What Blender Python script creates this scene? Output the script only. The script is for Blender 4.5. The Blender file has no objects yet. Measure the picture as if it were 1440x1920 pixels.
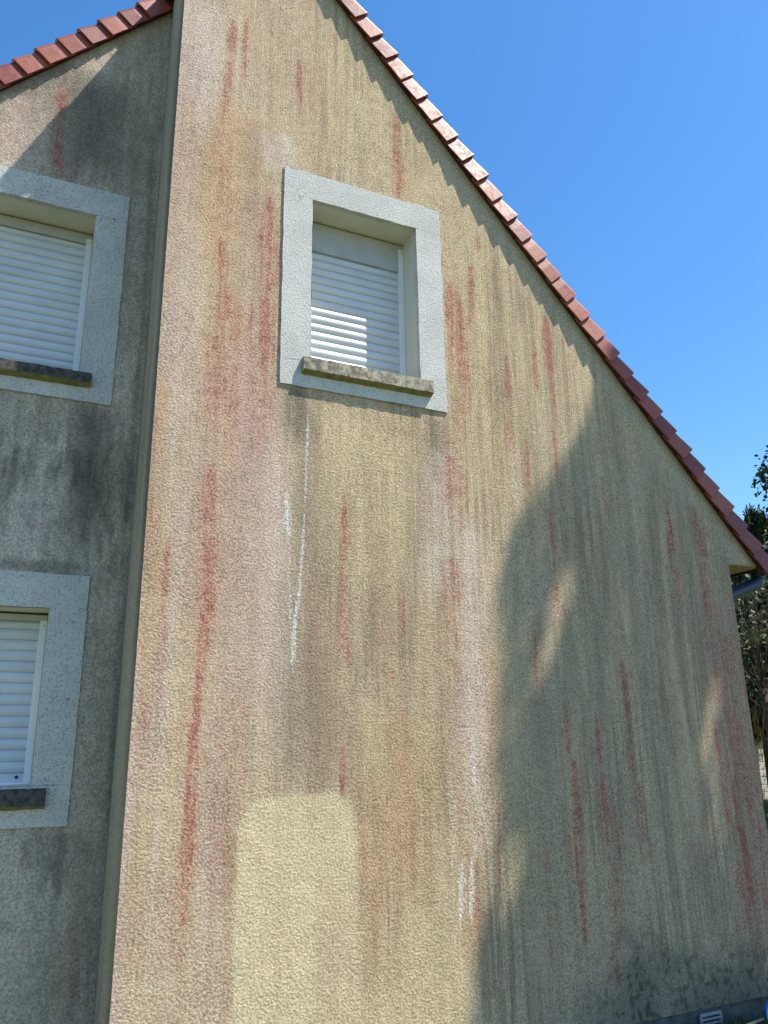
import bpy, bmesh, math, random
import numpy as np
from mathutils import Vector, Matrix
random.seed(4); RNG = np.random.default_rng(7)
SC = bpy.context.scene; COL = SC.collection
# ------------------------------------------------------------------ camera, sky, sun, exposure
L = 4.2; HC = 1.75                       # camera to gable wall, camera height
cam = bpy.data.cameras.new('camera'); cam.sensor_fit = 'VERTICAL'; cam.sensor_height = 32
cam.lens = 32 * 1464.56 / 1920; cam.clip_start = .05; cam.clip_end = 3000
co = bpy.data.objects.new('camera', cam); COL.objects.link(co)
_M = [[0.90858451, -0.10476761, -0.40434878], [-0.4174044, -0.26420726, -0.86946425], [-0.0157402, 0.95875871, -0.28378509]]
co.matrix_world = Matrix([_M[0] + [0], _M[1] + [-L], _M[2] + [HC], [0, 0, 0, 1]])
SC.camera = co
SUN = Vector((1.3, -1.0, 2.9)).normalized()
w = bpy.data.worlds.new('World'); SC.world = w; w.use_nodes = True
nt = w.node_tree; bg = nt.nodes['Background']
sk = nt.nodes.new('ShaderNodeTexSky'); sk.sky_type = 'NISHITA'; sk.sun_disc = False
sk.sun_elevation = math.asin(SUN.z); sk.sun_rotation = math.atan2(SUN.x, SUN.y)
sk.air_density = 1.15; sk.dust_density = .35; sk.ozone_density = 3.8
hs = nt.nodes.new('ShaderNodeHueSaturation'); hs.inputs['Saturation'].default_value = 1.26; nt.links.new(sk.outputs[0], hs.inputs['Color'])
nt.links.new(hs.outputs[0], bg.inputs[0]); bg.inputs[1].default_value = .145
sun = bpy.data.lights.new('sun', 'SUN'); sun.energy = 4.9; sun.angle = math.radians(.55); sun.color = (1, .945, .84)
so = bpy.data.objects.new('sun', sun); COL.objects.link(so)
so.rotation_euler = (-SUN).to_track_quat('-Z', 'Y').to_euler(); so.location = (10, -8, 20)
SC.view_settings.view_transform = 'Standard'; SC.view_settings.look = 'None'; SC.view_settings.gamma = 1
SC.view_settings.use_curve_mapping = False; SC.view_settings.exposure = .66

# ------------------------------------------------------------------ helpers
def link(o, parent=None):
    COL.objects.link(o)
    if parent is not None: o.parent = parent
    return o
def tag(o, label=None, cat=None, group=None, kind=None):
    if label: o['label'] = label
    if cat: o['category'] = cat
    if group: o['group'] = group
    if kind: o['kind'] = kind
    return o
def empty(name, loc, label, cat, group=None):
    o = bpy.data.objects.new(name, None); o.location = loc; o.empty_display_size = .2
    link(o); o.matrix_world = Matrix.Translation(loc)
    return tag(o, label, cat, group)
def build(name, verts, faces, mat, parent=None, smooth=False):
    me = bpy.data.meshes.new(name)
    me.from_pydata([tuple(v) for v in verts], [], [tuple(f) for f in faces]); me.materials.append(mat)
    if smooth: me.polygons.foreach_set('use_smooth', [True] * len(me.polygons))
    me.update()
    o = bpy.data.objects.new(name, me); link(o, parent)
    if parent is not None: o.location = -Vector(parent.location)   # parts are written in world metres
    return o
class MB:
    def __init__(s): s.v = []; s.f = []
    def add(s, vs, fs):
        n = len(s.v); s.v += [tuple(v) for v in vs]; s.f += [tuple(i + n for i in f) for f in fs]; return s
    def box(s, x0, x1, y0, y1, z0, z1, bev=0.0):
        bm = bmesh.new(); bmesh.ops.create_cube(bm, size=1)
        for v in bm.verts:
            v.co = Vector(((x0 + x1) / 2 + v.co.x * (x1 - x0), (y0 + y1) / 2 + v.co.y * (y1 - y0), (z0 + z1) / 2 + v.co.z * (z1 - z0)))
        if bev: bmesh.ops.bevel(bm, geom=bm.edges[:], offset=bev, segments=2, affect='EDGES', profile=.6)
        bm.verts.index_update(); s.add([v.co[:] for v in bm.verts], [[v.index for v in f.verts] for f in bm.faces]); bm.free(); return s
    def tube(s, pts, r, n=12, cap=True):
        pts = [Vector(p) for p in pts]; rs = r if isinstance(r, (list, tuple)) else [r] * len(pts)
        base = len(s.v); up = None
        for i, p in enumerate(pts):
            d = (pts[min(i + 1, len(pts) - 1)] - pts[max(i - 1, 0)]).normalized()
            if up is None: up = d.orthogonal().normalized()
            up = (up - d * up.dot(d)).normalized(); q = d.cross(up)
            for k in range(n):
                a = 2 * math.pi * k / n; s.v.append(tuple(p + (up * math.cos(a) + q * math.sin(a)) * rs[i]))
        for i in range(len(pts) - 1):
            for k in range(n):
                a = base + i * n + k; b = base + i * n + (k + 1) % n
                s.f.append((a, b, b + n, a + n))
        if cap:
            s.f.append(tuple(base + k for k in range(n))[::-1]); s.f.append(tuple(base + (len(pts) - 1) * n + k for k in range(n)))
        return s
    def build(s, name, mat, parent=None, smooth=False): return build(name, s.v, s.f, mat, parent, smooth)

def sstep(a, b, x):
    t = np.clip((x - a) / (b - a), 0, 1); return t * t * (3 - 2 * t)
def vnoise(x, y, seed=0):
    """smooth value noise on arrays, 0..1"""
    xi = np.floor(x).astype(np.int64); yi = np.floor(y).astype(np.int64); fx = x - xi; fy = y - yi
    fx = fx * fx * (3 - 2 * fx); fy = fy * fy * (3 - 2 * fy)
    def h(a, b):
        n = (a * 374761393 + b * 668265263 + seed * 2246822519) & 0xffffffff
        n = ((n ^ (n >> 13)) * 1274126177) & 0xffffffff
        return ((n ^ (n >> 16)) & 0xffff) / 65535.0
    return (h(xi, yi) * (1 - fx) + h(xi + 1, yi) * fx) * (1 - fy) + (h(xi, yi + 1) * (1 - fx) + h(xi + 1, yi + 1) * fx) * fy
def fbm(x, y, seed=0, oct=4):
    r = 0; a = .5; t = 0
    for i in range(oct):
        r = r + a * vnoise(x * 2 ** i, y * 2 ** i, seed + 17 * i); t += a; a *= .55
    return r / t

# ------------------------------------------------------------------ materials
def mat(name, color=(.5, .5, .5), rough=.8, spec=.3):
    m = bpy.data.materials.new(name); m.use_nodes = True
    b = m.node_tree.nodes['Principled BSDF']; b.inputs['Base Color'].default_value = (*color, 1)
    b.inputs['Roughness'].default_value = rough; b.inputs['Specular IOR Level'].default_value = spec
    return m
class NT:
    def __init__(s, m): s.t = m.node_tree; s.b = s.t.nodes['Principled BSDF']
    def n(s, typ, **k):
        o = s.t.nodes.new(typ)
        for a, v in k.items():
            if a[0] == '_': setattr(o, a[1:], v)
            else: s.set(o.inputs[a.replace('__', ' ')], v)
        return o
    def set(s, i, v):
        if hasattr(v, 'is_output') or isinstance(v, bpy.types.NodeSocket): s.t.links.new(v, i)
        elif isinstance(v, (tuple, list)) and len(v) == 3 and i.type == 'RGBA': i.default_value = (*v, 1)
        else: i.default_value = v
    def math(s, op, a, b=0.0, c=None, clamp=False):
        o = s.t.nodes.new('ShaderNodeMath'); o.operation = op; o.use_clamp = clamp
        s.set(o.inputs[0], a); s.set(o.inputs[1], b)
        if c is not None: s.set(o.inputs[2], c)
        return o.outputs[0]
    def mix(s, f, a, b, mode='MIX'):
        o = s.t.nodes.new('ShaderNodeMix'); o.data_type = 'RGBA'; o.blend_type = mode
        s.set(o.inputs[0], f); s.set(o.inputs[6], a); s.set(o.inputs[7], b); return o.outputs[2]
    def ramp(s, f, a, b, x=0.0, y=1.0):
        o = s.t.nodes.new('ShaderNodeMapRange'); o.interpolation_type = 'SMOOTHSTEP'
        for i, v in enumerate((f, a, b, x, y)): s.set(o.inputs[i], v)
        return o.outputs[0]
    def coord(s, scale=(1, 1, 1)):
        c = s.t.nodes.new('ShaderNodeTexCoord'); mp = s.t.nodes.new('ShaderNodeMapping'); mp.inputs['Scale'].default_value = scale
        s.t.links.new(c.outputs['Object'], mp.inputs['Vector']); return mp.outputs[0]
    def noise(s, vec, scale, detail=3, rough=.55):
        o = s.n('ShaderNodeTexNoise', Scale=scale, Detail=detail, Roughness=rough); s.t.links.new(vec, o.inputs['Vector']); return o.outputs['Fac']
    def bump(s, h, strength, dist):
        o = s.n('ShaderNodeBump', Strength=strength, Distance=dist); s.t.links.new(h, o.inputs['Height'])
        s.t.links.new(o.outputs[0], s.b.inputs['Normal'])
    def col(s, c): s.set(s.b.inputs['Base Color'], c)

def roughcast(name):
    m = mat(name, rough=.93, spec=.12); t = NT(m); v = t.coord()
    A = t.n('ShaderNodeAttribute', _attribute_name='paint'); K = t.n('ShaderNodeAttribute', _attribute_name='marks')
    sp = t.n('ShaderNodeSeparateColor'); t.t.links.new(K.outputs['Color'], sp.inputs[0])
    red, white, sm = sp.outputs[0], sp.outputs[1], sp.outputs[2]
    n1 = t.noise(v, 75, 1.0, .5); n2 = t.noise(v, 66, 2, .6); n3 = t.noise(v, 170, 2, .6); n4 = t.noise(t.coord((1, 1, .35)), 85, 2, .5); n5 = t.noise(v, 17, 4, .65)
    vo = t.n('ShaderNodeTexVoronoi', Scale=88); t.t.links.new(v, vo.inputs['Vector'])
    h = t.math('ADD', t.math('MULTIPLY', n1, 1.0), t.math('MULTIPLY', t.math('MINIMUM', vo.outputs['Distance'], .6), -.55))
    h = t.math('ADD', h, t.math('MULTIPLY', n2, .35))
    # speckled red algae streaks; the bare render shows through on the high grains
    rf = t.ramp(t.math('ADD', t.math('ADD', red, t.math('MULTIPLY', t.math('SUBTRACT', n2, .5), 3.3)), t.math('MULTIPLY', t.math('SUBTRACT', n5, .5), 1.1)), .30, 1.30, 0, .80)
    rf = t.math('MULTIPLY', rf, t.ramp(red, .02, .2))
    rf = t.math('MAXIMUM', rf, t.math('MULTIPLY', red, .30))
    wf = t.ramp(t.math('ADD', white, t.math('ADD', t.math('MULTIPLY', t.math('SUBTRACT', n2, .5), 1.5), t.math('MULTIPLY', t.math('SUBTRACT', n4, .5), 1.6))), .34, 1.15, 0, .78)
    wf = t.math('MULTIPLY', wf, t.ramp(white, .03, .25))
    base = t.mix(t.ramp(n5, .38, .66, 0, .32), A.outputs['Color'], t.mix(1.0, A.outputs['Color'], (.68, .60, .54), 'MULTIPLY'))
    c = t.mix(rf, base, t.mix(t.ramp(n5, .4, .6), (.40, .115, .082), (.33, .075, .064)))
    c = t.mix(wf, c, (.72, .71, .69))
    g = t.ramp(n1, .25, .75, .76, 1.18)
    c = t.mix(1.0, c, t.n('ShaderNodeCombineColor', Red=g, Green=g, Blue=g).outputs[0], 'MULTIPLY')
    pit = t.ramp(vo.outputs['Distance'], .50, .75, 0, .4)
    c = t.mix(t.math('MULTIPLY', pit, sm), c, (.10, .085, .06))  # pits darkened in the colour as painted occlusion shade
    t.col(c); t.bump(h, .52, .0068)
    return m
M_WALL = roughcast('stained roughcast render')
def simple(name, c1, c2, scale=8, rough=.7, spec=.3, bump=0, bd=.004, detail=4, stretch=(1, 1, 1), lo=.35, hi=.65):
    m = mat(name, rough=rough, spec=spec); t = NT(m); v = t.coord(stretch); n = t.noise(v, scale, detail, .6)
    t.col(t.mix(t.ramp(n, lo, hi), c1, c2))
    if bump: t.bump(n, bump, bd)
    return m
def surround_mat():
    m = mat('pale roughcast surround', rough=.9, spec=.15); t = NT(m); v = t.coord()
    n1 = t.noise(v, 75, 3, .62); n0 = t.noise(v, 3.5, 4, .6); n3 = t.noise(v, 140, 2, .5)
    c = t.mix(t.ramp(n0, .3, .7), (.62, .60, .555), (.52, .51, .475))
    c = t.mix(t.ramp(n3, .54, .66, 0, .75), c, (.20, .205, .195))  # shade of the pits painted in as dark specks
    c = t.mix(t.ramp(n1, .55, .75, 0, .35), c, (.34, .34, .32))
    # hairline cracks
    w = t.noise(v, 2.2, 3, .6); cr = t.math('LESS_THAN', t.math('ABSOLUTE', t.math('SUBTRACT', w, .565)), .0011)
    c = t.mix(t.math('MULTIPLY', cr, .6), c, (.16, .15, .14))
    K = t.n('ShaderNodeAttribute', _attribute_name='grime')
    sp = t.noise(v, 60, 3, .7)
    gf = t.ramp(t.math('ADD', K.outputs['Fac'], t.math('MULTIPLY', t.math('SUBTRACT', sp, .5), 1.6)), .5, .75, 0, .85)
    c = t.mix(t.math('MULTIPLY', gf, t.ramp(K.outputs['Fac'], 0.01, .1)), c, (.07, .07, .065))
    t.col(c); t.bump(t.math('SUBTRACT', n1, t.math('MULTIPLY', n3, .5)), .65, .007); return m
M_SURR = surround_mat()
M_REVEAL = simple('smooth painted reveal', (.66, .63, .53), (.60, .58, .49), 5, .55, .4)
M_PVC = simple('white shutter plastic', (.60, .625, .65), (.52, .555, .59), 3, .38, .45, stretch=(1, 1, 3))
M_BOX = simple('greyed shutter box', (.46, .46, .45), (.40, .40, .39), 6, .5, .3)
M_GUIDE = simple('white guide rail', (.78, .79, .80), (.72, .74, .76), 4, .35, .45)
M_DARK = mat('dark gap', (.03, .03, .03), .9)
M_SILL = simple('lichened stone sill', (.43, .38, .28), (.17, .15, .12), 26, .95, .1, .6, .006, 6)
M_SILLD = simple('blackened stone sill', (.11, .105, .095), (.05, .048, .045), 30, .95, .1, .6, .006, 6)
M_MOSS = simple('mossy sill underside', (.17, .165, .05), (.26, .24, .12), 22, .95, .1, .3, .004, 5)
M_BOARD = simple('brown verge board', (.085, .03, .024), (.05, .02, .016), 12, .7, .3, stretch=(1, 1, 1))
M_GUT = simple('slate blue gutter plastic', (.022, .036, .07), (.014, .024, .05), 6, .42, .4)
M_PLINTH = simple('grey concrete plinth', (.15, .15, .14), (.08, .085, .08), 14, .95, .1, .5, .01, 6)
M_SIDE = simple('side wall render', (.45, .38, .27), (.34, .29, .21), 2.5, .95, .1, .3, .006, 6)
def tile_mat():
    m = mat('weathered red clay tile', rough=.5, spec=.42); t = NT(m); v = t.coord()
    A = t.n('ShaderNodeAttribute', _attribute_name='tone')
    n = t.noise(v, 7, 5, .65); n2 = t.noise(v, 26, 4, .7); f = t.noise(v, 160, 2, .6)
    c = t.mix(A.outputs['Fac'], (.17, .030, .022), (.33, .085, .046))
    c = t.mix(t.ramp(n, .42, .72, 0, .65), c, (.215, .052, .042))
    c = t.mix(t.ramp(n2, .60, .78, 0, .4), c, (.44, .25, .21))
    c = t.mix(t.ramp(f, .6, .72, 0, .35), c, (.13, .05, .04))
    t.col(c); t.set(t.b.inputs['Roughness'], t.ramp(n2, .3, .7, .36, .6)); t.bump(t.math('ADD', n2, t.math('MULTIPLY', f, .3)), .22, .006)
    return m
M_TILE = tile_mat()
def leafmat(name, c1, c2, rough=.5, spec=.35, trans=.0):
    m = mat(name, rough=rough, spec=spec); t = NT(m)
    A = t.n('ShaderNodeAttribute', _attribute_name='tone'); t.col(t.mix(A.outputs['Fac'], c1, c2))
    return m
M_CONIF = leafmat('dark conifer needles', (.014, .028, .013), (.05, .075, .028), .65, .2)
M_BIRCH = leafmat('birch leaves', (.02, .042, .012), (.05, .085, .022), .7, .1)
M_OAK = leafmat('broadleaf crown', (.035, .06, .018), (.075, .12, .035), .55)
M_GLOSS = leafmat('glossy shrub leaves', (.04, .065, .018), (.17, .16, .065), .34, .45)
M_REED = leafmat('dry hanging blades', (.20, .15, .07), (.36, .29, .15), .8, .1)
M_HEDGE = leafmat('hedge leaves', (.05, .075, .022), (.12, .16, .05), .6, .2)
M_BLADE = leafmat('grass blades', (.05, .085, .02), (.15, .17, .06), .6, .2)
M_BARK = simple('grey brown bark', (.12, .09, .065), (.06, .045, .035), 14, .95, .1, .7, .02, 5, (1, 1, .25))

# ------------------------------------------------------------------ stain tables: x_top, z_top, x_bottom, z_bottom, width (m), strength, type
GABLE_STAINS = [
  (0.678,6.608,0.688,5.509,0.309,0.75,'l'), (0.571,6.283,0.604,4.805,0.196,0.5,'p'), (0.584,5.148,0.579,3.469,0.152,0.45,'p'),
  (0.69,4.831,0.699,3.169,0.183,0.35,'l'), (0.587,3.799,0.569,1.627,0.093,0.7,'o'), (0.542,3.592,0.55,2.558,0.061,0.35,'k'),
  (0.589,3.311,0.562,0.592,0.046,0.3,'p'), (0.628,1.501,0.585,0.589,0.098,0.35,'b'), (0.699,3.169,0.705,1.498,0.109,0.35,'l'),
  (0.872,6.535,0.869,6.143,0.058,0.85,'r'), (0.86,6.184,0.842,5.608,0.07,0.75,'r'), (0.963,6.601,0.961,5.935,0.058,0.7,'r'),
  (1.15,6.785,1.149,6.215,0.038,0.35,'r'), (1.347,6.392,1.366,5.914,0.047,0.75,'r'), (1.373,5.962,1.418,5.469,0.092,0.6,'r'),
  (1.61,5.929,1.623,5.627,0.036,0.45,'r'), (1.591,6.792,1.608,6.651,0.037,0.5,'r'), (2.103,6.244,2.107,5.84,0.044,1.0,'r'),
  (2.105,5.933,2.126,5.413,0.086,1.0,'r'), (0.912,5.806,0.912,4.513,0.374,0.6,'o'), (0.847,5.652,0.873,4.428,0.167,0.55,'r'),
  (1.02,5.804,0.985,5.282,0.141,0.3,'r'), (0.876,4.808,0.898,4.071,0.11,0.85,'r'), (0.932,4.443,0.896,3.421,0.202,0.85,'r'),
  (0.984,4.381,0.982,3.205,0.191,0.5,'o'), (0.838,4.2,0.855,3.447,0.062,0.4,'r'), (1.084,4.406,1.074,4.181,0.033,0.5,'r'),
  (0.829,3.846,0.818,2.874,0.18,0.4,'p'), (0.885,3.321,0.914,2.209,0.129,0.7,'r'), (0.892,2.851,0.899,2.293,0.046,0.8,'r'),
  (0.876,2.464,0.865,1.748,0.072,0.75,'r'), (0.853,1.934,0.86,1.147,0.069,0.7,'r'), (0.844,1.343,0.844,0.664,0.087,0.6,'r'),
  (0.873,3.255,0.85,1.245,0.224,0.35,'o'), (0.669,2.86,0.66,2.423,0.039,0.7,'r'), (0.662,2.509,0.667,1.933,0.049,0.5,'r'),
  (1.175,5.22,1.18,3.773,0.137,0.95,'r'), (1.183,3.915,1.154,3.227,0.13,0.45,'r'), (1.041,5.177,1.075,3.217,0.198,0.35,'p'),
  (1.06,5.71,1.086,4.869,0.127,0.4,'d'), (1.134,5.672,1.197,5.353,0.123,0.5,'l'), (1.263,5.711,1.306,5.423,0.112,0.75,'l'),
  (1.027,4.098,1.081,1.482,0.271,0.6,'p'), (1.19,3.636,1.249,1.528,0.215,0.7,'p'), (1.26,3.51,1.284,1.879,0.188,0.5,'l'),
  (1.37,3.861,1.41,3.498,0.17,1.0,'k'), (1.441,3.713,1.407,2.616,0.146,0.7,'d'), (1.529,3.622,1.497,3.373,0.069,0.4,'r'),
  (1.498,3.271,1.5,1.519,0.288,0.6,'d'), (1.344,2.612,1.366,1.497,0.183,0.45,'d'), (1.509,2.168,1.516,1.491,0.31,0.5,'d'),
  (1.702,2.024,1.716,1.511,0.16,0.35,'d'), (1.451,3.751,1.441,2.999,0.024,0.8,'w'), (1.44,3.065,1.398,2.402,0.026,0.95,'w'),
  (1.396,2.554,1.377,2.049,0.034,1.0,'w'), (1.326,3.183,1.348,2.878,0.065,0.9,'w'), (1.308,3.083,1.316,2.891,0.019,0.6,'w'),
  (1.347,2.926,1.365,2.311,0.025,0.75,'w'), (1.684,3.21,1.683,2.762,0.045,1.0,'r'), (1.687,2.86,1.686,2.024,0.067,0.55,'r'),
  (1.686,2.384,1.676,1.679,0.091,0.35,'r'), (1.682,1.749,1.676,1.458,0.038,0.9,'r'), (1.767,3.101,1.745,2.8,0.028,0.3,'k'),
  (1.865,2.711,1.866,1.966,0.044,0.75,'d'), (1.885,2.116,1.88,1.505,0.046,0.25,'d'), (2.077,2.644,2.07,2.37,0.021,0.5,'r'),
  (1.995,2.164,1.993,2.072,0.021,0.5,'r'), (2.09,2.074,2.072,1.67,0.028,0.35,'d'), (2.08,2.466,2.079,2.028,0.049,0.3,'d'),
  (2.354,3.792,2.318,3.377,0.135,0.7,'k'), (2.309,3.448,2.259,2.808,0.192,0.45,'d'), (2.141,3.498,2.138,3.141,0.053,0.35,'d'),
  (2.19,3.007,2.159,2.6,0.059,0.35,'d'), (2.353,3.566,2.287,2.575,0.231,0.5,'l'), (2.507,4.926,2.531,3.899,0.129,1.0,'r'),
  (2.601,4.776,2.604,3.872,0.173,0.45,'r'), (2.67,5.079,2.658,4.533,0.054,0.75,'r'), (2.763,5.363,2.756,5.17,0.047,0.4,'r'),
  (2.537,4.018,2.461,3.469,0.182,0.6,'r'), (2.446,3.579,2.383,3.061,0.215,0.8,'r'), (2.522,3.477,2.486,3.001,0.08,0.4,'r'),
  (2.434,2.891,2.367,2.094,0.166,0.8,'r'), (2.41,2.222,2.408,1.427,0.204,0.55,'r'), (2.469,2.063,2.475,1.483,0.11,0.35,'r'),
  (2.411,1.485,2.469,0.86,0.141,0.4,'r'), (2.584,3.117,2.49,1.424,0.214,0.6,'l'), (2.609,2.194,2.572,1.274,0.149,0.35,'l'),
  (2.519,1.814,2.516,1.364,0.044,0.7,'w'), (2.379,1.486,2.339,1.007,0.035,0.6,'w'), (2.356,1.546,2.378,1.256,0.056,0.4,'w'),
  (2.499,1.263,2.505,1.064,0.028,0.9,'w'), (2.563,1.421,2.59,1.101,0.022,0.8,'w'), (2.469,1.366,2.464,1.137,0.028,0.5,'w'),
  (2.406,1.113,2.387,0.733,0.048,0.85,'w'), (2.471,1.137,2.443,0.767,0.042,0.85,'w'), (2.423,1.028,2.419,0.824,0.028,0.7,'w'),
  (2.344,1.117,2.327,0.981,0.024,0.6,'w'), (2.592,1.129,2.626,0.985,0.018,0.5,'w'), (2.672,1.124,2.69,0.868,0.025,0.6,'w'),
  (2.649,0.899,2.554,0.425,0.049,0.35,'w'), (2.432,1.0,2.474,0.513,0.103,0.6,'o'), (2.49,0.913,2.477,0.697,0.055,0.5,'r'),
  (2.691,2.262,2.618,1.418,0.084,0.45,'o'), (2.687,2.196,2.64,1.658,0.031,0.35,'r'), (2.93,4.414,2.917,3.925,0.041,0.9,'r'),
  (2.923,4.006,2.918,3.453,0.044,0.5,'r'), (2.935,3.807,2.944,3.229,0.061,0.6,'w'), (2.932,3.532,2.935,3.116,0.035,0.5,'w'),
  (3.059,3.867,3.049,3.355,0.036,0.6,'r'), (3.04,3.625,3.027,3.41,0.027,0.4,'w'), (3.19,4.564,3.181,4.177,0.048,0.6,'r'),
  (2.764,4.264,2.764,3.979,0.044,0.35,'r'), (2.825,3.989,3.018,3.088,0.35,0.3,'o'), (3.308,4.813,3.326,4.332,0.064,1.0,'r'),
  (3.329,4.419,3.315,3.908,0.048,0.55,'r'), (3.3,3.906,3.304,3.463,0.042,0.8,'r'), (3.502,4.542,3.503,4.366,0.04,0.3,'r'),
  (3.572,4.646,3.558,4.421,0.041,0.3,'r'), (3.494,4.277,3.483,3.935,0.069,0.3,'r'), (3.311,3.484,3.336,3.272,0.037,0.4,'r'),
  (3.212,3.297,3.221,2.921,0.04,1.0,'r'), (3.216,2.957,3.198,2.451,0.052,0.5,'r'), (3.7,3.594,3.705,3.312,0.025,0.7,'r'),
  (3.74,3.437,3.72,3.195,0.024,0.4,'r'), (4.293,3.418,4.284,2.968,0.063,0.9,'r'), (4.297,3.049,4.32,2.616,0.083,0.5,'r'),
  (4.556,3.491,4.605,2.993,0.083,1.0,'r'), (4.591,3.033,4.597,2.473,0.097,0.95,'r'), (4.671,3.269,4.679,3.165,0.039,0.5,'r'),
  (4.583,2.63,4.599,1.87,0.211,0.7,'r'), (4.722,2.518,4.665,1.943,0.139,0.6,'r'), (4.713,2.056,4.707,1.124,0.259,0.85,'r'),
  (4.847,2.327,4.827,1.326,0.181,0.7,'r'), (4.738,1.4,4.704,0.402,0.22,0.75,'r'), (4.493,1.852,4.497,1.548,0.045,0.9,'r'),
  (4.5,1.619,4.498,1.136,0.06,0.8,'r'), (4.586,1.511,4.595,1.198,0.04,0.95,'r'), (4.587,1.233,4.618,0.698,0.079,1.0,'r'),
  (4.554,0.965,4.601,0.381,0.164,0.9,'r'), (4.61,2.319,4.509,1.943,0.042,0.35,'r'), (3.716,2.275,3.727,1.872,0.05,0.95,'r'),
  (3.722,1.907,3.735,1.437,0.063,0.7,'r'), (3.744,1.502,3.742,0.959,0.079,0.65,'r'), (3.214,2.006,3.217,1.582,0.046,0.9,'r'),
  (3.24,1.646,3.243,1.207,0.057,1.0,'r'), (3.217,1.27,3.228,0.849,0.088,0.95,'r'), (3.214,0.939,3.228,0.562,0.063,0.5,'r'),
  (3.202,1.209,3.209,0.969,0.048,0.5,'o'), (3.455,1.94,3.452,1.511,0.034,0.9,'r'), (3.46,1.576,3.476,0.948,0.05,0.85,'r'),
  (3.475,1.07,3.456,0.339,0.081,0.7,'r'), (3.541,1.364,3.551,0.943,0.025,0.7,'r'), (2.973,1.434,2.981,1.044,0.027,0.6,'r'),
  (2.984,1.162,2.983,0.813,0.034,0.75,'r'), (2.981,0.871,2.972,0.453,0.034,0.4,'r'), (2.677,1.476,2.653,0.955,0.029,0.6,'r'),
  (3.015,2.443,3.003,2.104,0.033,0.5,'r'), (3.043,2.138,3.041,1.972,0.033,0.4,'r'), (4.446,3.062,4.357,1.943,0.052,0.5,'d'),
  (4.26,2.498,4.258,1.942,0.04,0.4,'d'), (4.05,2.488,4.01,1.907,0.048,0.4,'d'), (4.126,1.157,4.142,0.709,0.037,0.35,'d'),
  (3.5,3.649,3.387,2.388,0.12,0.5,'d'), (3.676,3.309,3.586,2.183,0.103,0.5,'d'), (3.016,2.547,2.959,1.404,0.121,0.55,'d'),
  (3.266,2.489,3.23,1.71,0.077,0.5,'d'), (3.515,2.537,3.465,1.543,0.071,0.5,'d'), (3.901,3.173,3.819,2.046,0.087,0.45,'d'),
  (3.371,2.041,3.32,1.389,0.068,0.35,'d'), (4.165,3.613,4.067,2.602,0.102,0.4,'d'), (4.043,2.12,3.923,1.04,0.074,0.35,'d'),
  (3.891,2.226,3.83,1.633,0.056,0.35,'d'), (3.049,1.972,3.032,1.34,0.12,0.4,'d'), (4.314,1.693,4.233,0.7,0.095,0.3,'d'),
  (2.813,2.036,2.724,0.837,0.264,0.3,'g'), (2.92,1.406,2.872,0.411,0.337,0.35,'g'), (3.351,2.458,3.292,1.709,0.129,0.25,'g'),
  (1.83,1.676,1.844,0.275,0.155,0.5,'b'), (2.068,1.877,2.054,0.741,0.397,0.4,'o'), (1.975,1.501,1.988,1.062,0.13,0.3,'r'),
  (2.167,1.727,2.163,0.627,0.201,0.3,'b'), (0.998,1.486,1.046,0.394,0.185,0.4,'p'), (1.057,1.381,1.098,0.386,0.08,0.4,'b'),
  (1.608,1.194,1.618,0.309,0.205,0.35,'b'), (5.219,3.301,4.929,2.058,0.115,0.2,'d'), (1.851,3.673,1.839,2.581,0.607,0.55,'c'),
  (3.104,4.721,3.094,3.476,0.555,0.3,'c'), (1.932,7.051,2.176,6.006,0.399,0.25,'c'), (1.867,2.025,1.86,1.505,0.198,0.3,'c'),
  (2.172,0.887,2.149,0.23,0.353,0.4,'c'), (1.671,6.778,1.71,5.479,0.246,0.3,'c'),
]
RECESS_STAINS = [
  (-0.144,6.156,-0.126,5.892,0.066,0.9,'r'), (-0.145,5.952,-0.102,5.358,0.084,0.8,'r'), (-0.047,6.312,0.035,5.382,0.798,0.65,'k'),
  (0.105,6.187,0.149,5.441,0.373,0.6,'k'), (-0.415,5.935,-0.383,5.348,0.307,0.5,'p'), (0.326,6.134,0.403,4.598,0.207,0.35,'k'),
  (0.244,3.803,0.282,2.946,0.212,1.0,'k'), (0.333,3.8,0.327,3.117,0.185,0.75,'k'), (0.205,3.477,0.223,2.941,0.149,0.55,'k'),
  (-0.153,3.493,-0.135,3.196,0.084,0.7,'k'), (-0.066,3.489,-0.058,3.272,0.046,0.5,'k'), (-0.23,3.415,-0.19,3.06,0.138,0.5,'k'),
  (0.088,3.426,0.087,3.29,0.059,0.4,'k'), (0.474,5.957,0.515,4.076,0.048,0.7,'k'), (0.513,4.152,0.528,2.836,0.07,0.9,'k'),
  (0.526,2.936,0.542,1.755,0.066,0.9,'k'), (0.539,1.901,0.553,0.431,0.083,1.0,'k'), (0.021,3.215,0.009,2.762,0.368,0.5,'l'),
  (0.006,2.793,0.014,2.713,0.558,0.7,'k'), (0.289,1.32,0.266,1.009,0.185,0.7,'k'), (0.159,1.301,0.165,1.12,0.104,0.4,'k'),
  (0.438,1.312,0.448,0.445,0.133,0.7,'k'), (0.411,1.153,0.397,0.452,0.105,0.4,'o'), (0.178,1.119,0.195,0.48,0.152,0.35,'l'),
  (0.425,2.666,0.479,1.31,0.115,0.3,'d'),
]
SHADE_EDGE = [(3.79, 4.47), (3.61, 4.0), (3.46, 3.73), (3.18, 3.45), (2.96, 3.16), (2.83, 2.85), (2.77, 2.6), (2.82, 2.37), (2.75, 1.94), (2.65, 1.57), (2.68, 1.3), (2.61, 1.01), (2.54, 0.72), (2.47, 0.46), (2.4, 0.14)]
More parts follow.
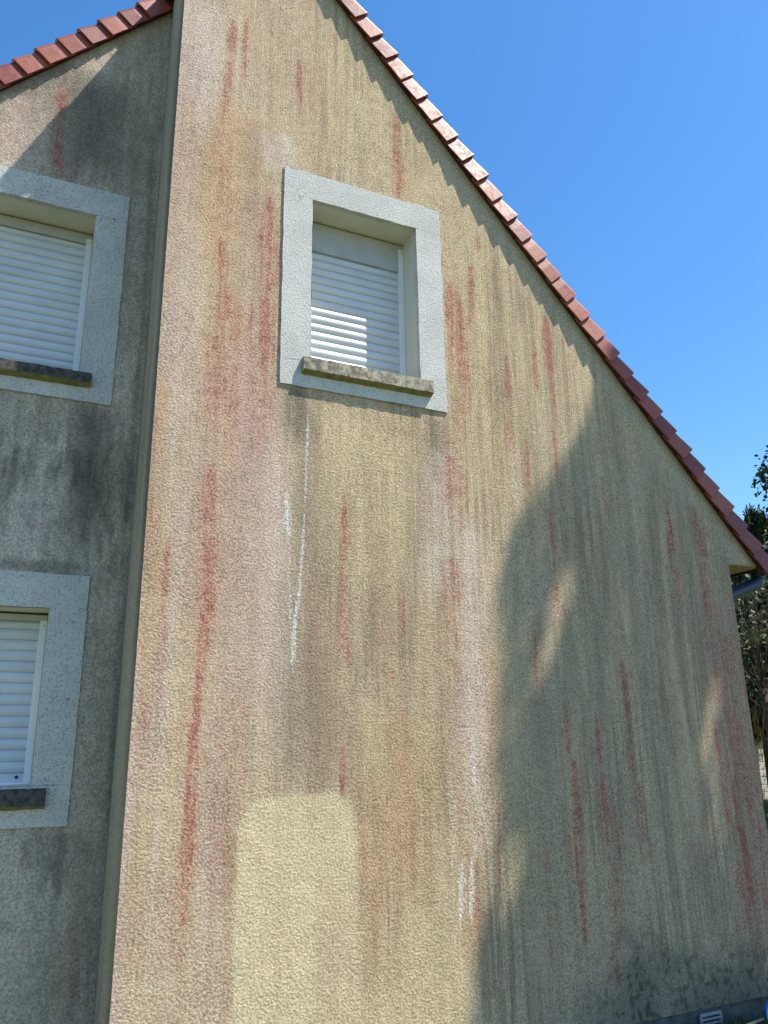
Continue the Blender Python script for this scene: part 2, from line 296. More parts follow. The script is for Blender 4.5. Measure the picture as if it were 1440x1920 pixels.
SHADE_GAPS = [
  (3.337,2.837,3.036,2.205,0.172,0.85,'x'), (4.336,3.529,4.386,3.179,0.226,0.5,'x'), (4.888,2.808,4.882,2.446,0.19,0.8,'x'),
  (4.751,2.441,4.563,2.091,0.266,0.6,'x'), (4.526,2.091,4.375,1.622,0.172,0.5,'x'), (4.468,1.584,4.302,1.081,0.127,0.5,'x'),
  (4.08,3.031,4.061,2.833,0.182,0.3,'x'), (4.734,0.655,4.673,0.373,0.127,0.5,'x'), (3.927,4.137,4.076,3.9,0.158,0.7,'x'),
  (3.545,3.414,3.371,3.084,0.14,0.35,'x'), (3.786,2.852,3.705,2.4,0.142,0.2,'x'),
]

COLS = dict(d=(.225, .185, .14), k=(.085, .078, .07), o=(.56, .32, .135), p=(.50, .355, .315), l=(.66, .58, .535), g=(.27, .27, .17), b=(.41, .29, .17), c=(.62, .535, .33))
def streak(X, Z, x0, z0, x1, z1, wd, seed, sharp=False, even=False):
    out = np.zeros(len(X)); pad = wd * 1.8 + .05; zp = .10 * (z0 - z1) if not sharp else 0
    k = np.nonzero((X > min(x0, x1) - pad) & (X < max(x0, x1) + pad) & (Z < z0 + zp) & (Z > z1 - .3 * (z0 - z1)))[0]
    X = X[k]; Z = Z[k]
    t = (z0 - Z) / (z0 - z1); wob = (vnoise(Z * 2.3, Z * 0 + seed, 5) - .5) * min(.03, wd * .3)
    xc = x0 + (x1 - x0) * t + wob
    ww = wd * .5 * (.85 + .3 * vnoise(Z * 3.1, Z * 0 + seed * 1.7, 9))
    if sharp: ww = ww * (.45 + .55 * sstep(0, .3, t))
    u = (X - xc) / ww
    g = np.exp(-u * u * .9)
    strand = fbm(X * 62 + seed * 3.7, Z * 1.9, seed + 31, 3)           # thin parallel runs
    patchy = fbm(X * 9 + seed, Z * 4.5, seed + 7, 3)
    if sharp: prof = g * (.58 + 1.25 * sstep(.34, .68, strand) * .62) * (.40 + 1.2 * patchy)
    else: prof = g * (.62 + .76 * strand) * (.72 + .56 * fbm(X * 24, Z * 9, seed + 3, 3))
    if even: prof = g * (.75 + .5 * patchy)
    fa = .05 if sharp else .10
    end = .5 + .35 * vnoise(X * 38 + seed, X * 0 + 3, seed)             # every run stops at its own height
    prof = prof * sstep(-fa if not sharp else 0, fa, t) * (1 - sstep(end, end + .45, t))
    out[k] = np.clip(prof, 0, 1.1); return out

def grid_wall(name, xs, zs, keep, y_of, base_fn, stains, parent, thick=None, axis='x', label=None):
    """wall sheet in fine cells: colour attributes hold the painted render and its dirt and painted shade"""
    nx, nz = len(xs), len(zs); X, Z = np.meshgrid(xs, zs); X = X.ravel(); Z = Z.ravel()
    cx = (xs[:-1] + xs[1:]) / 2; cz = (zs[:-1] + zs[1:]) / 2; CX, CZ = np.meshgrid(cx, cz)
    k = keep(CX, CZ); jj, ii = np.nonzero(k); a = jj * nx + ii
    quads = np.stack([a, a + 1, a + 1 + nx, a + nx], 1)
    used = np.zeros(nx * nz, bool); used[quads.ravel()] = True
    remap = -np.ones(nx * nz, np.int64); remap[used] = np.arange(used.sum()); quads = remap[quads]
    X = X[used]; Z = Z[used]
    rgb, red, white, pit = base_fn(X, Z)
    for s, (x0, z0, x1, z1, wd, st, ty) in enumerate(stains):
        m = st * ((1.55 if wd < .075 else 1.05 if wd < .14 else .85) if ty == 'r' else .85 if ty == 'd' else .72 if ty == 'o' else .62 if ty == 'k' and axis == 'x' and len(stains) < 60 and x0 > .3 else .85 if ty == 'k' else 1) * streak(X, Z, x0, z0, x1, z1, wd * (1.15 if ty == 'r' and wd > .075 else .95), s, ty in 'rw', ty == 'w')
        if ty == 'r': red = np.maximum(red, m) + .25 * np.minimum(red, m)
        elif ty == 'w': white = np.maximum(white, m)
        else:
            f = np.clip(m * .8, 0, 1)[:, None]; rgb = rgb * (1 - f) + np.array(COLS[ty]) * f
    rgb = rgb * np.array([1.015, .975, .93])
    me = bpy.data.meshes.new(name)
    if axis == 'x': co = np.stack([X, y_of(X, Z), Z], 1)
    else: co = np.stack([y_of(X, Z), -X, Z], 1)
    n = len(X); me.vertices.add(n); me.vertices.foreach_set('co', co.astype(np.float32).ravel())
    nf = len(quads); me.loops.add(nf * 4); me.loops.foreach_set('vertex_index', quads.astype(np.int32).ravel())
    me.polygons.add(nf); me.polygons.foreach_set('loop_start', np.arange(0, nf * 4, 4, dtype=np.int32))
    me.polygons.foreach_set('use_smooth', np.ones(nf, bool))
    me.update(calc_edges=True); me.validate()
    for nm, arr in (('paint', np.concatenate([rgb, np.ones((n, 1))], 1)), ('marks', np.stack([red, white, pit, np.ones(n)], 1))):
        at = me.color_attributes.new(nm, 'FLOAT_COLOR', 'POINT'); at.data.foreach_set('color', np.clip(arr, 0, 1).astype(np.float32).ravel())
    me.materials.append(M_WALL)
    o = bpy.data.objects.new(name, me); link(o, parent); o.location = -Vector(parent.location)
    if label: o['label'] = label
    return o

# ------------------------------------------------------------------ house dimensions (from the gable, metres)
XC = .129 * L                 # outer corner between gable wall and return
XR = 1.155 * L                # right corner of the gable
DR = .15 * L                  # recess depth
ZB = HC - .384 * L            # bottom of the render
ZS = HC + .304 * L            # soffit height
XT = 1.236 * L                # tip of the boxed eave
MR, ML = 1.145, 1.12          # roof slopes
def ztop_r(x, c=1.7515): return HC + c * L - MR * x
def ztop_l(x, c=1.175): return HC + c * L + ML * x
XAP = (1.7515 - 1.175) * L / (MR + ML); ZAP = ztop_r(XAP)
def lin(a, b, step, *fix):
    pts = sorted(set([a, b] + [f for f in fix if a < f < b])); out = []
    for p, q in zip(pts[:-1], pts[1:]):
        n = max(1, int(round((q - p) / step))); out += list(np.linspace(p, q, n + 1)[:-1])
    return np.array(out + [b])

house = empty('house', (2.4, 3.5, 0), 'old house with a streaked beige roughcast gable, red tile verges and closed white roller shutters', 'house')

WIN = {  # x0, x1, z0, z1 opening; surround outer x0, x1, z0, z1; wall plane y
 'mid': (.347, .532, .545, .832, .3005, .5785, .5035, .8800, 0.0),
 'up': (-.262, .0377, .536, .8130, -.309, .0848, .4919, .8607, DR),
 'low': (-.270, .0305, -.045, .1831, -.316, .0778, -.0951, .2309, DR)}
def wabs(k):
    q = WIN[k]; return (q[0] * L, q[1] * L, HC + q[2] * L, HC + q[3] * L, q[4] * L, q[5] * L, HC + q[6] * L, HC + q[7] * L, q[8])

# gable wall ------------------------------------------------------
m0 = wabs('mid')
xs = lin(XC, XT, .0105, m0[0], m0[1], XR); zs = lin(ZB, ZAP, .0125, ZS, m0[2], m0[3])
def keep_g(x, z):
    k = (z < np.minimum(ztop_r(x, 1.708), ztop_l(x, 1.131)) + .045) & ((x < XR) | (z > ZS))
    return k & ~((x > m0[0]) & (x < m0[1]) & (z > m0[2]) & (z < m0[3]))
def jit(x, z, s=1):
    return (fbm(x * 7, z * 7, 3 + s, 2) - .5) * .004
def base_gable(X, Z):
    n = len(X); r = np.tile(np.array([.565, .462, .305]), (n, 1))
    def mixc(f, c):
        nonlocal r
        f = np.clip(f, 0, 1)[:, None]; r = r * (1 - f) + np.array(c) * f
    big = fbm(X * .9 + 3, Z * .55, 1, 4); st = fbm(X * 9, Z * .55, 2, 4); st2 = fbm(X * 30, Z * 1.3, 4, 3); blot = fbm(X * 3.2, Z * 2.2, 6, 4)
    right = sstep(1.0, 2.9, X)
    mixc(sstep(.45, .7, st) * .55, (.60, .50, .335)); mixc(sstep(.5, .75, st2) * .28, (.39, .30, .20))
    left = 1 - sstep(.6, 2.1, X)
    mixc(left * (.30 + .5 * sstep(.42, .62, blot)), (.53, .395, .285)); mixc(left * sstep(.52, .7, st) * .4, (.50, .40, .37))
    mixc((1 - left) * sstep(.5, .7, big) * .3, (.44, .345, .22))
    up = sstep(3.7, 4.6, Z) * sstep(1.4, 2.0, X); mixc(up * .35, (.55, .44, .275))
    # greyer streaked render on the right, browned to paint in deeper tree shade
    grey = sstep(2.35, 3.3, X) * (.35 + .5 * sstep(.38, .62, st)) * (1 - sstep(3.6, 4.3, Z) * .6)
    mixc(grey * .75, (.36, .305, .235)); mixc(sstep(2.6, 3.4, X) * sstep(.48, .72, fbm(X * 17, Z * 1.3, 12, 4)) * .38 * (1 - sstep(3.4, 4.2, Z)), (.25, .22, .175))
    run = fbm(X * 52, Z * 1.5, 71, 3); run2 = fbm(X * 19 + 4, Z * .9, 72, 4); amt = (.35 + .65 * sstep(1.2, 1.8, X)) * (.25 + 1.1 * sstep(.35, .65, fbm(X * 3.1, Z * 1.3, 75, 3)))
    mixc(sstep(.50, .70, run) * amt * .62 * (.4 + .9 * big), (.29, .225, .15))
    mixc(sstep(.50, .74, run2) * amt * .55, (.34, .27, .19)); mixc(sstep(.54, .66, fbm(X * 75, Z * 1.6, 74, 2)) * amt * .30, (.24, .19, .13)); mixc(sstep(.56, .72, fbm(X * 40 + 9, Z * .7, 73, 3)) * .3 * (1 - .7 * right), (.66, .57, .43))
    mid = sstep(1.25, 1.6, X) * (1 - sstep(2.2, 2.7, X)) * sstep(1.2, 1.7, Z) * (1 - sstep(3.0, 3.9, Z)); mixc(mid * .35, (.38, .30, .20))
    # strip just under the verge stays clean and grey
    dv = np.minimum(ztop_r(X, 1.708), ztop_l(X, 1.131)) - Z; mixc((1 - sstep(.12, .42, dv)) * .65 * right, (.50, .44, .325))
    # freshly cleaned door-sized patch and paler feet below it
    ed = (fbm(X * 5, Z * 3, 21, 4) - .5) * .08
    xl, xr, zt = 1.095, 1.775, 1.505
    inx = sstep(xl - .03, xl + .03, X + ed) * (1 - sstep(xr - .05, xr + .05, X + ed))
    corner = np.sqrt(np.clip(xl + .22 - X, 0, 9) ** 2 + np.clip(Z - (zt - .22), 0, 9) ** 2); cornr = np.sqrt(np.clip(X - xr + .20, 0, 9) ** 2 + np.clip(Z - (zt - .20), 0, 9) ** 2)
    pm = inx * (1 - sstep(.20, .24, corner + ed * .5)) * (1 - sstep(.16, .24, cornr + ed)) * (1 - sstep(zt - .02, zt + .015, Z + ed * .3))
    half = np.maximum(sstep(1.50, 1.54, X + ed * .5) * (1 - sstep(.85, 1.25, Z)) * .34, sstep(.5, .75, fbm(X * 11, Z * 1.1, 23, 3)) * .28)
    base_gable.patch = pm * (1 - half)
    low = (1 - sstep(.45, 1.0, Z + (st - .5) * .5)) * sstep(1.75, 1.95, X) * (1 - sstep(2.3, 2.6, X)); mixc(low * .5, (.60, .50, .30))
    # green black algae at the foot of the wall
    al = (1 - sstep(.16, .62, Z + (fbm(X * 5, Z * 5, 33, 4) - .5) * .75)) * sstep(2.9, 3.6, X)
    mixc(al * .85, (.17, .17, .13)); mixc(al * sstep(.55, .65, fbm(X * 38, Z * 30, 35, 3)) * .7, (.05, .055, .04))
    red = np.clip((fbm(X * 5, Z * .8, 41, 3) - .60) * 2.2, 0, .30) * (1 - sstep(2.0, 2.8, X) * .6)
    colm = np.exp(-((X - (.98 + .04 * (Z - 3))) / .16) ** 2) * .20 + np.exp(-((X - .66) / .10) ** 2) * .10; red = red + colm * (.4 + 1.1 * fbm(X * 14, Z * 3, 43, 3)) * sstep(.3, 1.6, Z)
    red = red + sstep(2.3, 2.45, X) * (1 - sstep(2.6, 2.8, X)) * .16 * sstep(.8, 1.3, Z) * (1 - sstep(3.9, 4.3, Z)) * (.3 + 1.2 * fbm(X * 14, Z * 2, 44, 3))
    red = red + sstep(4.55, 4.8, X) * .35 * (1 - sstep(2.6, 3.3, Z)) * (1 - (1 - sstep(.3, .8, Z)) * .8)
    pit = .55 + .45 * sstep(.4, .7, blot)
    return r, red, np.zeros(n), pit
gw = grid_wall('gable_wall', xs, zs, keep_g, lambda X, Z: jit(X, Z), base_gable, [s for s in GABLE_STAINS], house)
# the cleaned patch lies over the stains
me = gw.data; n = len(me.vertices)
pc = np.empty(n * 4, np.float32); me.color_attributes['paint'].data.foreach_get('color', pc); pc = pc.reshape(-1, 4)
mk = np.empty(n * 4, np.float32); me.color_attributes['marks'].data.foreach_get('color', mk); mk = mk.reshape(-1, 4)
CO = np.empty(n * 3, np.float32); me.vertices.foreach_get('co', CO); CO = CO.reshape(-1, 3).astype(float)
pp = base_gable.patch[:, None] * .9; pc[:, :3] = pc[:, :3] * (1 - pp) + np.array([.63, .52, .325]) * (.93 + .14 * fbm(pc[:, 0] * 0 + CO[:, 0] * 5, CO[:, 2] * 4, 88, 4))[:, None] * pp; mk[:, 0] *= 1 - pp[:, 0]; mk[:, 2] *= 1 - pp[:, 0] * .7
me.color_attributes['paint'].data.foreach_set('color', pc.ravel()); me.color_attributes['marks'].data.foreach_set('color', mk.ravel())

# recessed wall ---------------------------------------------------
u0, l0 = wabs('up'), wabs('low')
XL = -.75 * L
xs = lin(XL, XC, .0115, u0[0], u0[1], l0[0], l0[1]); zs = lin(ZB, HC + 1.30 * L, .013, u0[2], u0[3], l0[2], l0[3])
def keep_r(x, z):
    k = z < ztop_l(x, 1.131) + .045
    for q in (u0, l0): k &= ~((x > q[0]) & (x < q[1]) & (z > q[2]) & (z < q[3]))
    return k
def base_rec(X, Z):
    n = len(X); r = np.tile(np.array([.64, .57, .475]), (n, 1))
    def mixc(f, c):
        nonlocal r
        f = np.clip(f, 0, 1)[:, None]; r = r * (1 - f) + np.array(c) * f
    st = fbm(X * 8, Z * .7, 52, 4); bl = fbm(X * 2.2, Z * 1.8, 53, 4); st2 = fbm(X * 26, Z * 1.6, 54, 3)
    mixc(sstep(.42, .66, bl) * .45, (.35, .31, .24)); mixc(sstep(.5, .72, st) * .35, (.30, .27, .215)); mixc(sstep(.52, .72, st2) * .3, (.27, .24, .19))
    mixc(sstep(4.0, 4.9, Z) * .30 * (1 - sstep(.2, .5, X)), (.40, .31, .25))
    mixc((1 - sstep(2.6, 3.3, Z)) * .25, (.46, .45, .38))
    rag = fbm(X * 7, Z * 1.2, 55, 4); band = sstep(2.62, 2.82, Z + (rag - .5) * 1.1) * (1 - sstep(3.35, 3.75, Z))
    mixc(band * .2 * (.5 + sstep(.4, .65, fbm(X * 16, Z * 3, 56, 3))), (.215, .195, .155)); mixc(sstep(.55, .68, fbm(X * 30, Z * 9, 57, 3)) * (.2 + band * .25), (.13, .125, .105))
    mixc((1 - sstep(.5, 1.1, Z + (rag - .5) * .6)) * .25, (.28, .26, .2))
    pit = .7 + .3 * bl
    return r, np.zeros(n), np.zeros(n), pit
grid_wall('recessed_wall', xs, zs, keep_r, lambda X, Z: DR + jit(X, Z, 2), base_rec, RECESS_STAINS, house, label='shaded recessed gable wall with black grime')

# return wall between the two planes -------------------------------
def base_ret(X, Z):   # X = -y, from -DR to 0
    n = len(X); r = np.tile(np.array([.47, .425, .325]), (n, 1)); y = -X
    def mixc(f, c):
        nonlocal r
        f = np.clip(f, 0, 1)[:, None]; r = r * (1 - f) + np.array(c) * f
    st = fbm(X * 9, Z * .5, 61, 4); bl = fbm(X * 3, Z * 1.2, 62, 4)
    mixc(sstep(.45, .7, st) * .4, (.25, .225, .17)); mixc(sstep(.5, .7, bl) * .3, (.42, .40, .32))
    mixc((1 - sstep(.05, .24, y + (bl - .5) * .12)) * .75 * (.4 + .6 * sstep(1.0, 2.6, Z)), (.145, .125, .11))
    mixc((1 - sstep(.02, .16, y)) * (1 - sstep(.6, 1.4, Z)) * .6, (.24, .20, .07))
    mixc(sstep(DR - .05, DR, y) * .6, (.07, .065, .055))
    return r, np.zeros(n), np.zeros(n), np.ones(n) * .5
xs = lin(-DR, 0, .0105); zs = lin(ZB, HC + 1.31 * L, .0125)
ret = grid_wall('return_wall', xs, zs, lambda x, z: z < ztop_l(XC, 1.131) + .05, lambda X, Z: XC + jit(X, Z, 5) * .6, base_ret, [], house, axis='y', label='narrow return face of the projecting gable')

# plain walls that close the house ---------------------------------
s = MB(); s.add([(XR, 0, ZB), (XR, 8, ZB), (XR, 8, ZS + .02), (XR, 0, ZS + .02)], [(0, 1, 2, 3)]); s.build('side_wall', M_SIDE, house)
s = MB(); s.add([(XL, 8, ZB), (XL, DR, ZB), (XL, DR, ztop_l(XL, 1.15)), (XL, 8, ztop_l(XL, 1.15))], [(0, 1, 2, 3)]); s.build('side_wall', M_SIDE, house)
s = MB(); s.add([(XL, 8, ZB), (XR, 8, ZB), (XR, 8, ZS), (XAP, 8, ZAP - .1), (XL, 8, ztop_l(XL, 1.15))], [(0, 4, 3, 2, 1)]); s.build('back_wall', M_SIDE, house)
# underside lip of the render and set-back plinth
s = MB(); s.box(XC + .02, XR - .015, .022, .30, -.30, ZB - .001)
s.box(XL + .02, XC + .30, DR + .022, DR + .3, -.30, ZB - .002); s.box(XC + .0201, XC + .28, .10, DR + .1, -.30, ZB - .003)
s.box(XR - .28, XR - .0155, .2, 7.98, -.30, ZB - .0015); s.build('plinth', M_PLINTH, house)
s = MB(); s.add([(XC, .003, ZB), (XR, .003, ZB), (XR, .05, ZB), (XC, .05, ZB)], [(0, 1, 2, 3)])
s.add([(XR + .0, .0, ZB), (XR + .0, .03, ZB), (XR, .03, ZB + .2), (XR, 0, ZB + .2)], [(0, 1, 2, 3)]); s.build('render_lip', M_SIDE, house)

# windows -----------------------------------------------------------
def frame_ring(x0, x1, z0, z1, X0, X1, Z0, Z1, yf, yb, step=.02):
    """rectangular ring with a front face, outer edges slightly ragged"""
    v = []; f = []
    def q(a, b, c, d): n = len(v); v.extend([a, b, c, d]); f.append((n, n + 1, n + 2, n + 3))
    for (a, b, c, d) in ((X0, X1, z1, Z1), (X0, X1, Z0, z0), (X0, x0, z0, z1), (x1, X1, z0, z1)):
        q((a, yf, c), (b, yf, c), (b, yf, d), (a, yf, d))
    for (a, b, A, B) in ((X0, X1, Z0, Z1),):
        q((a, yb, A), (a, yf, A), (a, yf, B), (a, yb, B)); q((b, yf, A), (b, yb, A), (b, yb, B), (b, yf, B))
        q((a, yf, B), (b, yf, B), (b, yb, B), (a, yb, B)); q((a, yb, A), (b, yb, A), (b, yf, A), (a, yf, A))
    for (a, b, A, B) in ((x0, x1, z0, z1),):
        q((a, yf, A), (a, yb, A), (a, yb, B), (a, yf, B)); q((b, yb, A), (b, yf, A), (b, yf, B), (b, yb, B))
        q((a, yb, B), (b, yb, B), (b, yf, B), (a, yf, B)); q((a, yf, A), (b, yf, A), (b, yb, A), (a, yb, A))
    return v, f
def shutter(x0, x1, z0, z1, y, pitch, rail=.07):
    """curved slats, one sheet, bottom rail flat"""
    v = []; f = []; zc = z0 + rail; prof = [(y - .006, z0), (y - .006, z0 + rail - .004), (y + .004, z0 + rail)]
    while zc < z1:
        for t in (.06, .16, .28, .42, .56, .70, .82, .92, 1.0):
            prof.append((y - .0125 * math.sin(math.pi * min(1, t * 1.02)) ** .8 + (.003 if t > .95 else 0), min(z1, zc + pitch * t)))
        zc += pitch
    for (yy, z) in prof: v += [(x0, yy, z), (x1, yy, z)]
    for i in range(len(prof) - 1): f.append((2 * i, 2 * i + 1, 2 * i + 3, 2 * i + 2))
    return v, f
def window(k, lab, boxh, yd, sill_x, sill_z, sillmat, sp, slats=True, srail=.05):
    x0, x1, z0, z1, X0, X1, Z0, Z1, yw = wabs(k)
    lip = .026; rv = MB()
    ya, yb = yw + lip, yw + yd + .06
    rv.add([(x0, ya, z0), (x0, yb, z0), (x0, yb, z1), (x0, ya, z1)], [(0, 1, 2, 3)])
    rv.add([(x1, yb, z0), (x1, ya, z0), (x1, ya, z1), (x1, yb, z1)], [(0, 1, 2, 3)])
    rv.add([(x0, yb, z1), (x1, yb, z1), (x1, ya, z1), (x0, ya, z1)], [(0, 1, 2, 3)])
    rv.add([(x0, ya, z0), (x1, ya, z0), (x1, yb, z0 + .004), (x0, yb, z0 + .004)], [(0, 1, 2, 3)])
    rv.add([(x0 - .3, yb + .003, z0 - .3), (x1 + .3, yb + .003, z0 - .3), (x1 + .3, yb + .003, z1 + .3), (x0 - .3, yb + .003, z1 + .3)], [(0, 1, 2, 3)])
    win = rv.build('window', M_REVEAL, house); win['label'] = lab
    W = lambda o: (setattr(o, 'location', (0, 0, 0)), setattr(o, 'parent', win))[0]
    def sub(name, v, f, m, smooth=False):
        o = build(name, v, f, m, None, smooth); o.parent = win; return o
    # surround as a fine grid so dirt can sit on it
    v, f = frame_ring(x0 + .002, x1 - .002, z0 + .0, z1 - .0, X0, X1, Z0, Z1, yw - .013, yw + lip)
    o = sub('surround', v, f, M_SURR)
    bm = bmesh.new(); bm.from_mesh(o.data); bmesh.ops.subdivide_edges(bm, edges=[e for e in bm.edges if e.calc_length() > .1], cuts=14, use_grid_fill=True)
    for vv in bm.verts:
        vv.co.x += random.uniform(-.0024, .0024); vv.co.z += random.uniform(-.0024, .0024)
    bm.to_mesh(o.data); bm.free()
    at = o.data.attributes.new('grime', 'FLOAT', 'POINT'); co_ = np.empty(len(o.data.vertices) * 3); o.data.vertices.foreach_get('co', co_); co_ = co_.reshape(-1, 3)
    g = np.zeros(len(co_))
    if k == 'up':
        g = .50 * np.exp(-(((co_[:, 0] + .23) / .13) ** 2)) * (co_[:, 2] > z1 - .02) + .38 * np.exp(-(((co_[:, 0] + .03) / .07) ** 2)) * (co_[:, 2] > z1 - .02) + .28 * (co_[:, 2] < z0 + .12)
    if k == 'low': g = .5 * np.exp(-(((co_[:, 2] - z0 + .02) / .05) ** 2)) * (co_[:, 0] < x1 + .12) + .3 * (co_[:, 2] < Z0 + .05)
    if k == 'mid': g = .22 * (co_[:, 2] < Z0 + .09) + .15 * np.exp(-(((co_[:, 2] - Z1) / .05) ** 2))
    at.data.foreach_set('value', g.astype(np.float32))
    # roller shutter box, slats, rails
    ys = yw + yd; gw_ = .040
    b = MB(); b.box(x0 + .001, x1 - .001, ys - .012, ys + .05, z1 - boxh, z1 - .012, .004)
    b.box(x0 + .002, x1 - .002, ys + .004, ys + .05, z1 - boxh - .014, z1 - boxh - .002)
    bo = sub('shutter_box', b.v, b.f, M_BOX)
    zsh0 = z0 + .012 if k == 'low' else z0 + .008
    v, f = shutter(x0 + gw_ - .006, x1 - gw_ + .006, zsh0, z1 - boxh - .013, ys + .012, .0146 * L, srail)
    sub('roller_shutter', v, f, M_PVC, False)
    for s_, xx in ((-1, x0), (1, x1)):
        a, c = (xx + .001, xx + gw_) if s_ < 0 else (xx - gw_, xx - .001)
        q = MB(); q.box(a, c, ys - .016, ys + .035, z0 + .004, z1 - .045, .004); go = sub('guide_rail', q.v, q.f, M_GUIDE)
        sc = MB(); 
        sc.tube([((a + c) / 2 + .006, ys - .0175, z1 - .075), ((a + c) / 2 + .006, ys - .014, z1 - .075)], .0035, 8)
        sub('screw', sc.v, sc.f, M_DARK)
    if k == 'low':
        q = MB(); q.tube([(x1 - gw_ - .035, ys + .001, zsh0 + .028), (x1 - gw_ - .035, ys + .012, zsh0 + .028)], .009, 10); sub('bolt', q.v, q.f, M_DARK)
        q = MB(); q.box(x0 + .003, x1 - .003, ys - .02, ys + .03, z0 - .012, z0 + .012, .003); sub('bottom_rail', q.v, q.f, M_GUIDE)
    # stone sill: rough top and front, mossy chamfer below
    a, c = sill_x; zb, zt = sill_z; yf = yw - sp
    bm = bmesh.new(); P = [(yf, zb), (yf, zt), (yf + .012, zt + .004), (yw + yd - .02, zt + .022), (yw + yd - .02, zb - .0), (yf + .055, zb - .022), (yf + .012, zb - .006)]
    n = 46; rows = []
    for i in range(n + 1):
        x = a + (c - a) * i / n
        rows.append([bm.verts.new((x + (random.uniform(-.002, .002)), y_ + random.uniform(-.0018, .0018), z_ + random.uniform(-.0022, .0022))) for (y_, z_) in P])
    m = len(P)
    for i in range(n):
        for j in range(m):
            fc = bm.faces.new((rows[i][j], rows[i + 1][j], rows[i + 1][(j + 1) % m], rows[i][(j + 1) % m]))
            fc.material_index = 1 if j in (5,) or j == 4 or j == 6 else 0
    bm.faces.new(rows[0][::-1]); bm.faces.new(rows[-1]); bmesh.ops.recalc_face_normals(bm, faces=bm.faces[:])
    me = bpy.data.meshes.new('sill'); bm.to_mesh(me); bm.free(); me.materials.append(sillmat); me.materials.append(M_MOSS)
    so_ = bpy.data.objects.new('sill', me); COL.objects.link(so_); so_.parent = win
    return win
Z = lambda q: HC + q * L
window('mid', 'small gable window with pale surround and closed white shutter', .235, .0505 * L, (.3334 * L, .5488 * L), (Z(.5276), Z(.5476)), M_SILL, .059)
window('up', 'upper recessed window with blackened sill', .085, .053 * L, (-.300 * L, .0538 * L), (Z(.5184), Z(.5339)), M_SILLD, .059)
window('low', 'lower recessed window with plain dark sill', .050, .045 * L, (-.306 * L, .0486 * L), (Z(-.0692), Z(-.0501)), M_SILLD, .059)

# roof ---------------------------------------------------------------
def slope_frame(side):
    m = MR if side == 'r' else ML; th = math.atan(m); s = 1 if side == 'r' else -1
    d = Vector((s * math.cos(th), 0, -math.sin(th))); n = Vector((s * math.sin(th), 0, math.cos(th))); return d, n
def field(side, P, length, y0, y1, mb, g=.19):
    d, n = slope_frame(side); Y = Vector((0, 1, 0)); k = 0; P = Vector(P)
    while k * g < length:
        a = P + d * (k * g - .03) - n * .03; b = P + d * min((k + 1) * g, length) - n * .006
        q = [a, b, b - n * .014, a - n * .014]
        vs = [p + Y * y0 for p in q] + [p + Y * y1 for p in q]
        fs = [(0, 1, 5, 4), (1, 2, 6, 5), (2, 3, 7, 6), (3, 0, 4, 7), (3, 2, 1, 0), (4, 5, 6, 7)]
        if side == 'l': fs = [f[::-1] for f in fs]
        mb.add(vs, fs); k += 1
    a = P - n * .034; b = P + d * (length - .22) - n * .034; q = [a, b, b - n * .05, a - n * .05]
    vs = [p + Y * (y0 + .13) for p in q] + [p + Y * y1 for p in q]
    mb.add(vs, [(0, 1, 5, 4), (1, 2, 6, 5), (2, 3, 7, 6), (3, 0, 4, 7), (3, 2, 1, 0), (4, 5, 6, 7)] if side == 'r' else [(4, 5, 1, 0), (5, 6, 2, 1), (6, 7, 3, 2), (7, 4, 0, 3), (0, 1, 2, 3), (7, 6, 5, 4)])
def tone_attr(o, vals):
    at = o.data.attributes.new('tone', 'FLOAT', 'POINT'); at.data.foreach_set('value', np.array(vals, np.float32))
XE = 1.258 * L
AP = Vector((XAP, 0, ZAP))
len_r = (XE - XAP) * math.sqrt(1 + MR * MR)
XO = .1054 * L                 # left edge of the projecting roof
len_l1 = (XAP - XO) * math.sqrt(1 + ML * ML)
XEL = XL - .3; len_l2 = (XO - XEL) * math.sqrt(1 + ML * ML)
rf = MB(); field('r', AP, len_r, -.02, 8.2, rf); field('l', AP, len_l1, -.02, 8.2, rf)
field('l', (XO, 0, ztop_l(XO)), len_l2, DR - .02, 8.2, rf)
roof = rf.build('roof', M_TILE, house); tone_attr(roof, [random.random() * .4 + .2] * len(roof.data.vertices))
